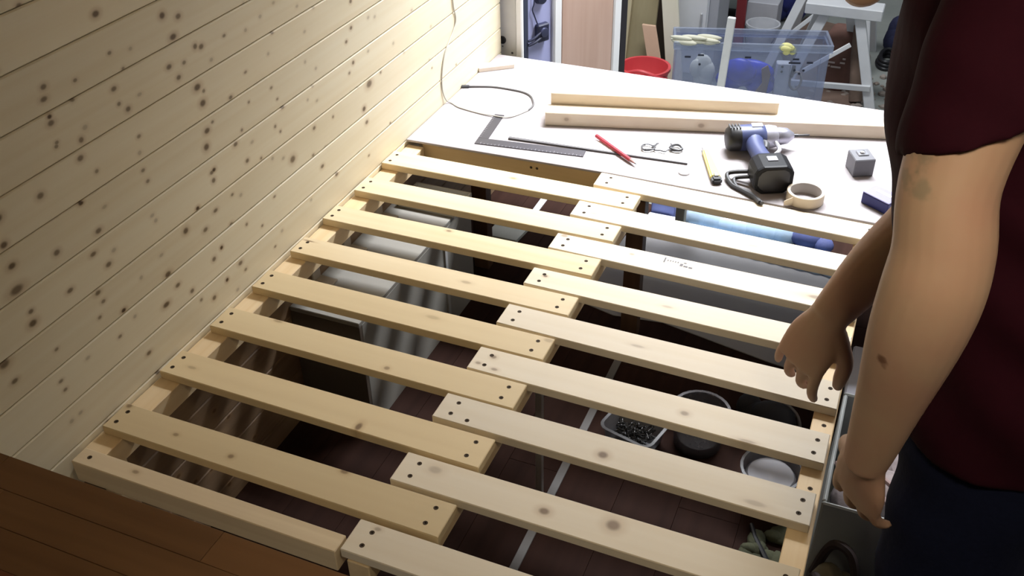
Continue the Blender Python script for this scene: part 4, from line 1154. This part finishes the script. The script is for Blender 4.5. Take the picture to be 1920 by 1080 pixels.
# skin with the small forearm scratch and the faded green upper-arm tattoo
skin = bpy.data.materials.new('skin')
skin.use_nodes = True
nt = skin.node_tree
N, L = nt.nodes.new, nt.links.new
bs = nt.nodes['Principled BSDF']
bs.inputs['Roughness'].default_value = 0.55
bs.inputs['Subsurface Weight'].default_value = 0.12
bs.inputs['Subsurface Radius'].default_value = (0.012, 0.005, 0.003)
bs.inputs['Subsurface Scale'].default_value = 0.6
tc = N('ShaderNodeTexCoord')
nz = N('ShaderNodeTexNoise')
nz.inputs['Scale'].default_value = 11
nz.inputs['Detail'].default_value = 3
L(tc.outputs['Object'], nz.inputs['Vector'])
mr = N('ShaderNodeMapRange')
mr.inputs['From Min'].default_value = 0.35
mr.inputs['From Max'].default_value = 0.7
L(nz.outputs['Fac'], mr.inputs['Value'])
mx = N('ShaderNodeMix')
mx.data_type = 'RGBA'
mx.inputs['A'].default_value = (0.50, 0.335, 0.225, 1)
mx.inputs['B'].default_value = (0.49, 0.285, 0.20, 1)
L(mr.outputs['Result'], mx.inputs['Factor'])
col = mx.outputs['Result']
nd = N('ShaderNodeTexNoise')
nd.inputs['Scale'].default_value = 70
L(tc.outputs['Object'], nd.inputs['Vector'])
for (c, r, cc_, st, soft) in (((1.176, -1.050, 0.724), 0.017, (0.15, 0.17, 0.12, 1), 0.5, 0.5), ((1.184, -1.058, 0.700), 0.013, (0.15, 0.17, 0.12, 1), 0.42, 0.5), ((1.168, -1.045, 0.700), 0.012, (0.15, 0.17, 0.12, 1), 0.4, 0.5), ((1.190, -1.084, 0.512), 0.0062, (0.14, 0.055, 0.025, 1), 0.85, 0.4), ((1.196, -1.084, 0.506), 0.0038, (0.16, 0.06, 0.03, 1), 0.8, 0.4)):
    sb = N('ShaderNodeVectorMath')
    sb.operation = 'DISTANCE'
    sb.inputs[1].default_value = c
    L(tc.outputs['Object'], sb.inputs[0])
    ds = N('ShaderNodeMath')
    ds.operation = 'MULTIPLY_ADD'
    ds.inputs[1].default_value = r * 2.4
    L(nd.outputs['Fac'], ds.inputs[0])
    L(sb.outputs['Value'], ds.inputs[2])
    m1 = N('ShaderNodeMapRange')
    m1.interpolation_type = 'SMOOTHSTEP'
    m1.inputs['From Min'].default_value = r * 2.5
    m1.inputs['From Max'].default_value = r * 1.5
    m1.inputs['To Max'].default_value = st
    L(ds.outputs[0], m1.inputs['Value'])
    m2 = N('ShaderNodeMix')
    m2.data_type = 'RGBA'
    m2.inputs['B'].default_value = cc_
    L(m1.outputs['Result'], m2.inputs['Factor'])
    L(col, m2.inputs['A'])
    col = m2.outputs['Result']
L(col, bs.inputs['Base Color'])

m = MB()
# near arm
m.sweep([(1.245, -0.935, 0.862), (1.222, -0.985, 0.77), (1.212, -1.020, 0.69), (1.221, -1.042, 0.630), (1.221, -1.053, 0.585), (1.217, -1.051, 0.521), (1.212, -1.037, 0.424), (1.208, -1.024, 0.345), (1.206, -1.018, 0.312)],
        [(0.060, 0.058), (0.052, 0.050), (0.047, 0.046), (0.048, 0.045), (0.050, 0.046), (0.047, 0.044), (0.037, 0.035), (0.030, 0.030), (0.027, 0.029)], (0, 1, 0), 22, 5)
m.ball((1.250, -1.050, 0.592), (0.020, 0.024, 0.030), 12, 8)
hand(m, (1.206, -1.017, 0.310), (0.03, 0.28, -0.96), (-0.70, -0.72, 0), 1, 1.0, (0.16, 0.22, 0.28, 0.34), 0.2, 0.12)
# far arm
m.sweep([(1.255, -0.565, 0.85), (1.262, -0.585, 0.70), (1.262, -0.61, 0.56), (1.252, -0.622, 0.500), (1.222, -0.645, 0.435), (1.172, -0.680, 0.365), (1.128, -0.712, 0.290)],
        [(0.060, 0.058), (0.050, 0.050), (0.047, 0.045), (0.046, 0.045), (0.046, 0.044), (0.040, 0.038), (0.030, 0.025)], (0, 1, 0), 22, 5)
hand(m, (1.127, -0.713, 0.288), (-0.30, -0.10, -0.95), (-0.42, -0.80, 0.30), -1, 1.04, (0.30, 0.46, 0.36, 0.24), 0.3, 0.09, 0.9)
# torso, neck and head
m.sweep([(1.35, -0.82, 0.42), (1.32, -0.81, 0.55), (1.265, -0.785, 0.72), (1.225, -0.765, 0.85), (1.195, -0.755, 0.925)], [(0.15, 0.10), (0.14, 0.095), (0.16, 0.10), (0.16, 0.085), (0.06, 0.055)], (1, 0, 0), 24, 5)
m.sweep([(1.20, -0.757, 0.90), (1.155, -0.752, 0.930), (1.100, -0.750, 0.920)], [(0.060, 0.058), (0.054, 0.055), (0.055, 0.06)], (1, 0, 0), 20, 5)
hx = V((1.055, -0.748, 0.885))
tilt = Matrix.Rotation(math.radians(62), 3, 'Y')     # face looks down at the slats


def hp(x, y, z):
    """head frame: -x face, z crown"""
    return hx + Matrix.Rotation(math.radians(-48), 3, 'Y') @ V((x, y, z))


hr = Matrix.Rotation(math.radians(-48), 3, 'Y')
m.ball(hp(0.015, 0, 0.035), (0.098, 0.076, 0.088), 22, 14, hr)
m.ball(hp(-0.022, 0, -0.035), (0.062, 0.062, 0.082), 20, 12, hr)
m.ball(hp(-0.052, 0, -0.092), (0.030, 0.034, 0.026), 14, 9, hr)
m.sweep([hp(-0.083, 0, 0.012), hp(-0.098, 0, -0.022), hp(-0.092, 0, -0.034)], [(0.010, 0.010), (0.016, 0.013), (0.014, 0.008)], (1, 0, 0), 12, 4)
m.ball(hp(-0.083, 0, -0.062), (0.010, 0.024, 0.007), 12, 7, hr)
m.ball(hp(-0.078, 0, 0.022), (0.014, 0.050, 0.009), 14, 7, hr)
for s_ in (-1, 1):
    m.ball(hp(0.010, 0.078 * s_, -0.010), (0.020, 0.008, 0.032), 12, 8, hr)
# hips and legs under the jeans
m.ball((1.355, -0.825, 0.40), (0.10, 0.15, 0.12), 20, 12)
for (hx_, hy, kx, ky, ax_, ay) in ((1.350, -0.915, 1.345, -0.935, 1.40, -0.94), (1.355, -0.745, 1.375, -0.735, 1.43, -0.73)):
    m.sweep([(hx_, hy, 0.40), (hx_ - .005, hy, 0.22), (kx, ky, 0.02), (kx + .015, ky, -0.12), (ax_, ay, F + 0.09), (ax_ - .01, ay, F + 0.04)], [(0.075, 0.078), (0.072, 0.075), (0.050, 0.052), (0.050, 0.05), (0.034, 0.036), (0.034, 0.04)], (1, 0, 0), 18, 5)
body = remeshed(m, 'body', skin, 0.0034, person, 2)

eye = plain('eye_white', (0.8, 0.78, 0.75), 0.2)
for s_ in (-1, 1):
    e = MB().ball(hp(-0.077, 0.031 * s_, 0.004), (0.012, 0.012, 0.012), 12, 8).build('eye', eye, person, smooth='all')
    MB().lathe(hp(-0.0885, 0.031 * s_, 0.003), hp(-1, 0, 0) - hp(0, 0, 0), [(0, 0.0055), (0.0012, 0.004)], 12).build('iris', dark_grey, e)
m = MB()
m.ball(hp(0.022, 0, 0.046), (0.100, 0.081, 0.086), 24, 14, hr)
hair = remeshed(m, 'hair', plain('hair_brown', (0.055, 0.035, 0.022), 0.7, var=0.4, scale=120, bump=0.6), 0.006, person, 2)

# t-shirt: body and two sleeves, folded in at the openings
shirt_m = plain('maroon_cotton', (0.024, 0.0024, 0.0072), 0.9, var=0.12, scale=60, bump=0.12, spec=0.12)
m = MB()
m.sweep([(1.348, -0.832, 0.318), (1.343, -0.830, 0.39), (1.334, -0.822, 0.46), (1.310, -0.808, 0.55), (1.275, -0.785, 0.66), (1.251, -0.77, 0.76), (1.230, -0.762, 0.85), (1.200, -0.757, 0.915)],
        [(0.200, 0.136), (0.197, 0.135), (0.190, 0.136), (0.180, 0.136), (0.176, 0.132), (0.178, 0.122), (0.160, 0.100), (0.078, 0.074)], (1, 0, 0), 36, 6, 0, 0.2)
def sleeve(m, pts, rads):
    P = [V(p) for p in pts]
    m.sweep(P, rads, (0, 1, 0), 26, 6, 0.5, 0.0)
sleeve(m, [(1.225, -0.83, 0.865), (1.240, -0.925, 0.850), (1.224, -0.972, 0.785), (1.218, -0.996, 0.712)], [(0.075, 0.07), (0.074, 0.068), (0.066, 0.064), (0.064, 0.064)])
sleeve(m, [(1.235, -0.69, 0.86), (1.25, -0.58, 0.845), (1.262, -0.572, 0.76), (1.265, -0.585, 0.68)], [(0.075, 0.07), (0.074, 0.068), (0.066, 0.064), (0.064, 0.064)])


def folds(c):
    x, y, z = c
    wt_ = min(1, max(0, (0.80 - z) / 0.085)) if (y < -0.93 and z > 0.66) else 0.0
    z += wt_ * (0.62 * (x - 1.218) + 0.016)
    q = z * 1.0 + (x - 1.2) * 0.9
    am = 0.0045 * min(1, max(0, (0.95 - z) / 0.3))
    d = am * math.sin(46 * q + 5 * math.sin(9 * y + 4 * z)) + 0.6 * am * math.sin(21 * y + 17 * z + 3 * math.sin(13 * z))
    ctr = V((1.34 - (z - 0.4) * 0.26, -0.79, z))
    n_ = (V((x, y, z)) - ctr)
    n_.z = 0
    if n_.length > 1e-4:
        n_.normalize()
    return V((x, y, z)) + n_ * d


shirt = remeshed(m, 't_shirt', shirt_m, 0.006, person, 6, folds)

jeans_m = plain('dark_denim', (0.0075, 0.010, 0.030), 0.9, var=0.2, scale=140, bump=0.15, spec=0.12)
m = MB()
m.sweep([(1.345, -0.828, 0.44), (1.348, -0.828, 0.36), (1.352, -0.83, 0.27)], [(0.178, 0.122), (0.182, 0.126), (0.165, 0.115)], (1, 0, 0), 32, 5, 0.2, 0.5)
for (hx_, hy, kx, ky, ax_, ay) in ((1.345, -0.925, 1.345, -0.945, 1.40, -0.945), (1.355, -0.735, 1.375, -0.728, 1.43, -0.725)):
    m.sweep([(hx_, hy, 0.36), (hx_, hy, 0.22), (kx, ky, 0.02), (kx + .015, ky, -0.12), (ax_ - .005, ay, F + 0.13), (ax_ - .01, ay, F + 0.035)], [(0.098, 0.104), (0.096, 0.100), (0.078, 0.080), (0.075, 0.076), (0.066, 0.068), (0.070, 0.074)], (1, 0, 0), 24, 5, 0.3, 0)


def creases(c):
    x, y, z = c
    d = 0.003 * math.sin(55 * z + 12 * y) * (1 if z > 0.15 else 0.6) + 0.003 * math.sin(30 * y + 20 * z)
    return V((x + d, y, z))


jeans = remeshed(m, 'jeans', jeans_m, 0.007, person, 6, creases)
shoe_m = plain('shoe_dark', (0.03, 0.028, 0.028), 0.7)
for ax_, ay in ((1.40, -0.945), (1.43, -0.725)):
    m = MB()
    m.sweep([(ax_ + 0.03, ay, F + 0.045), (ax_ - 0.04, ay, F + 0.05), (ax_ - 0.12, ay, F + 0.035), (ax_ - 0.165, ay, F + 0.028)], [(0.036, 0.045), (0.042, 0.05), (0.046, 0.035), (0.036, 0.025)], (0, 0, 1), 18, 5, 0.4, 0.5)
    s_ = m.build('shoe', shoe_m, person, smooth='all')
    MB().prism([(ax_ + 0.055, ay - .034), (ax_ + 0.055, ay + .034), (ax_ - 0.08, ay + .048), (ax_ - 0.15, ay + .045), (ax_ - 0.185, ay + .02), (ax_ - 0.185, ay - .02), (ax_ - 0.15, ay - .045), (ax_ - 0.08, ay - .048)], F, F + 0.022).build('sole', plain('sole_grey', (0.2, 0.2, 0.2), 0.7), s_, 0.003)
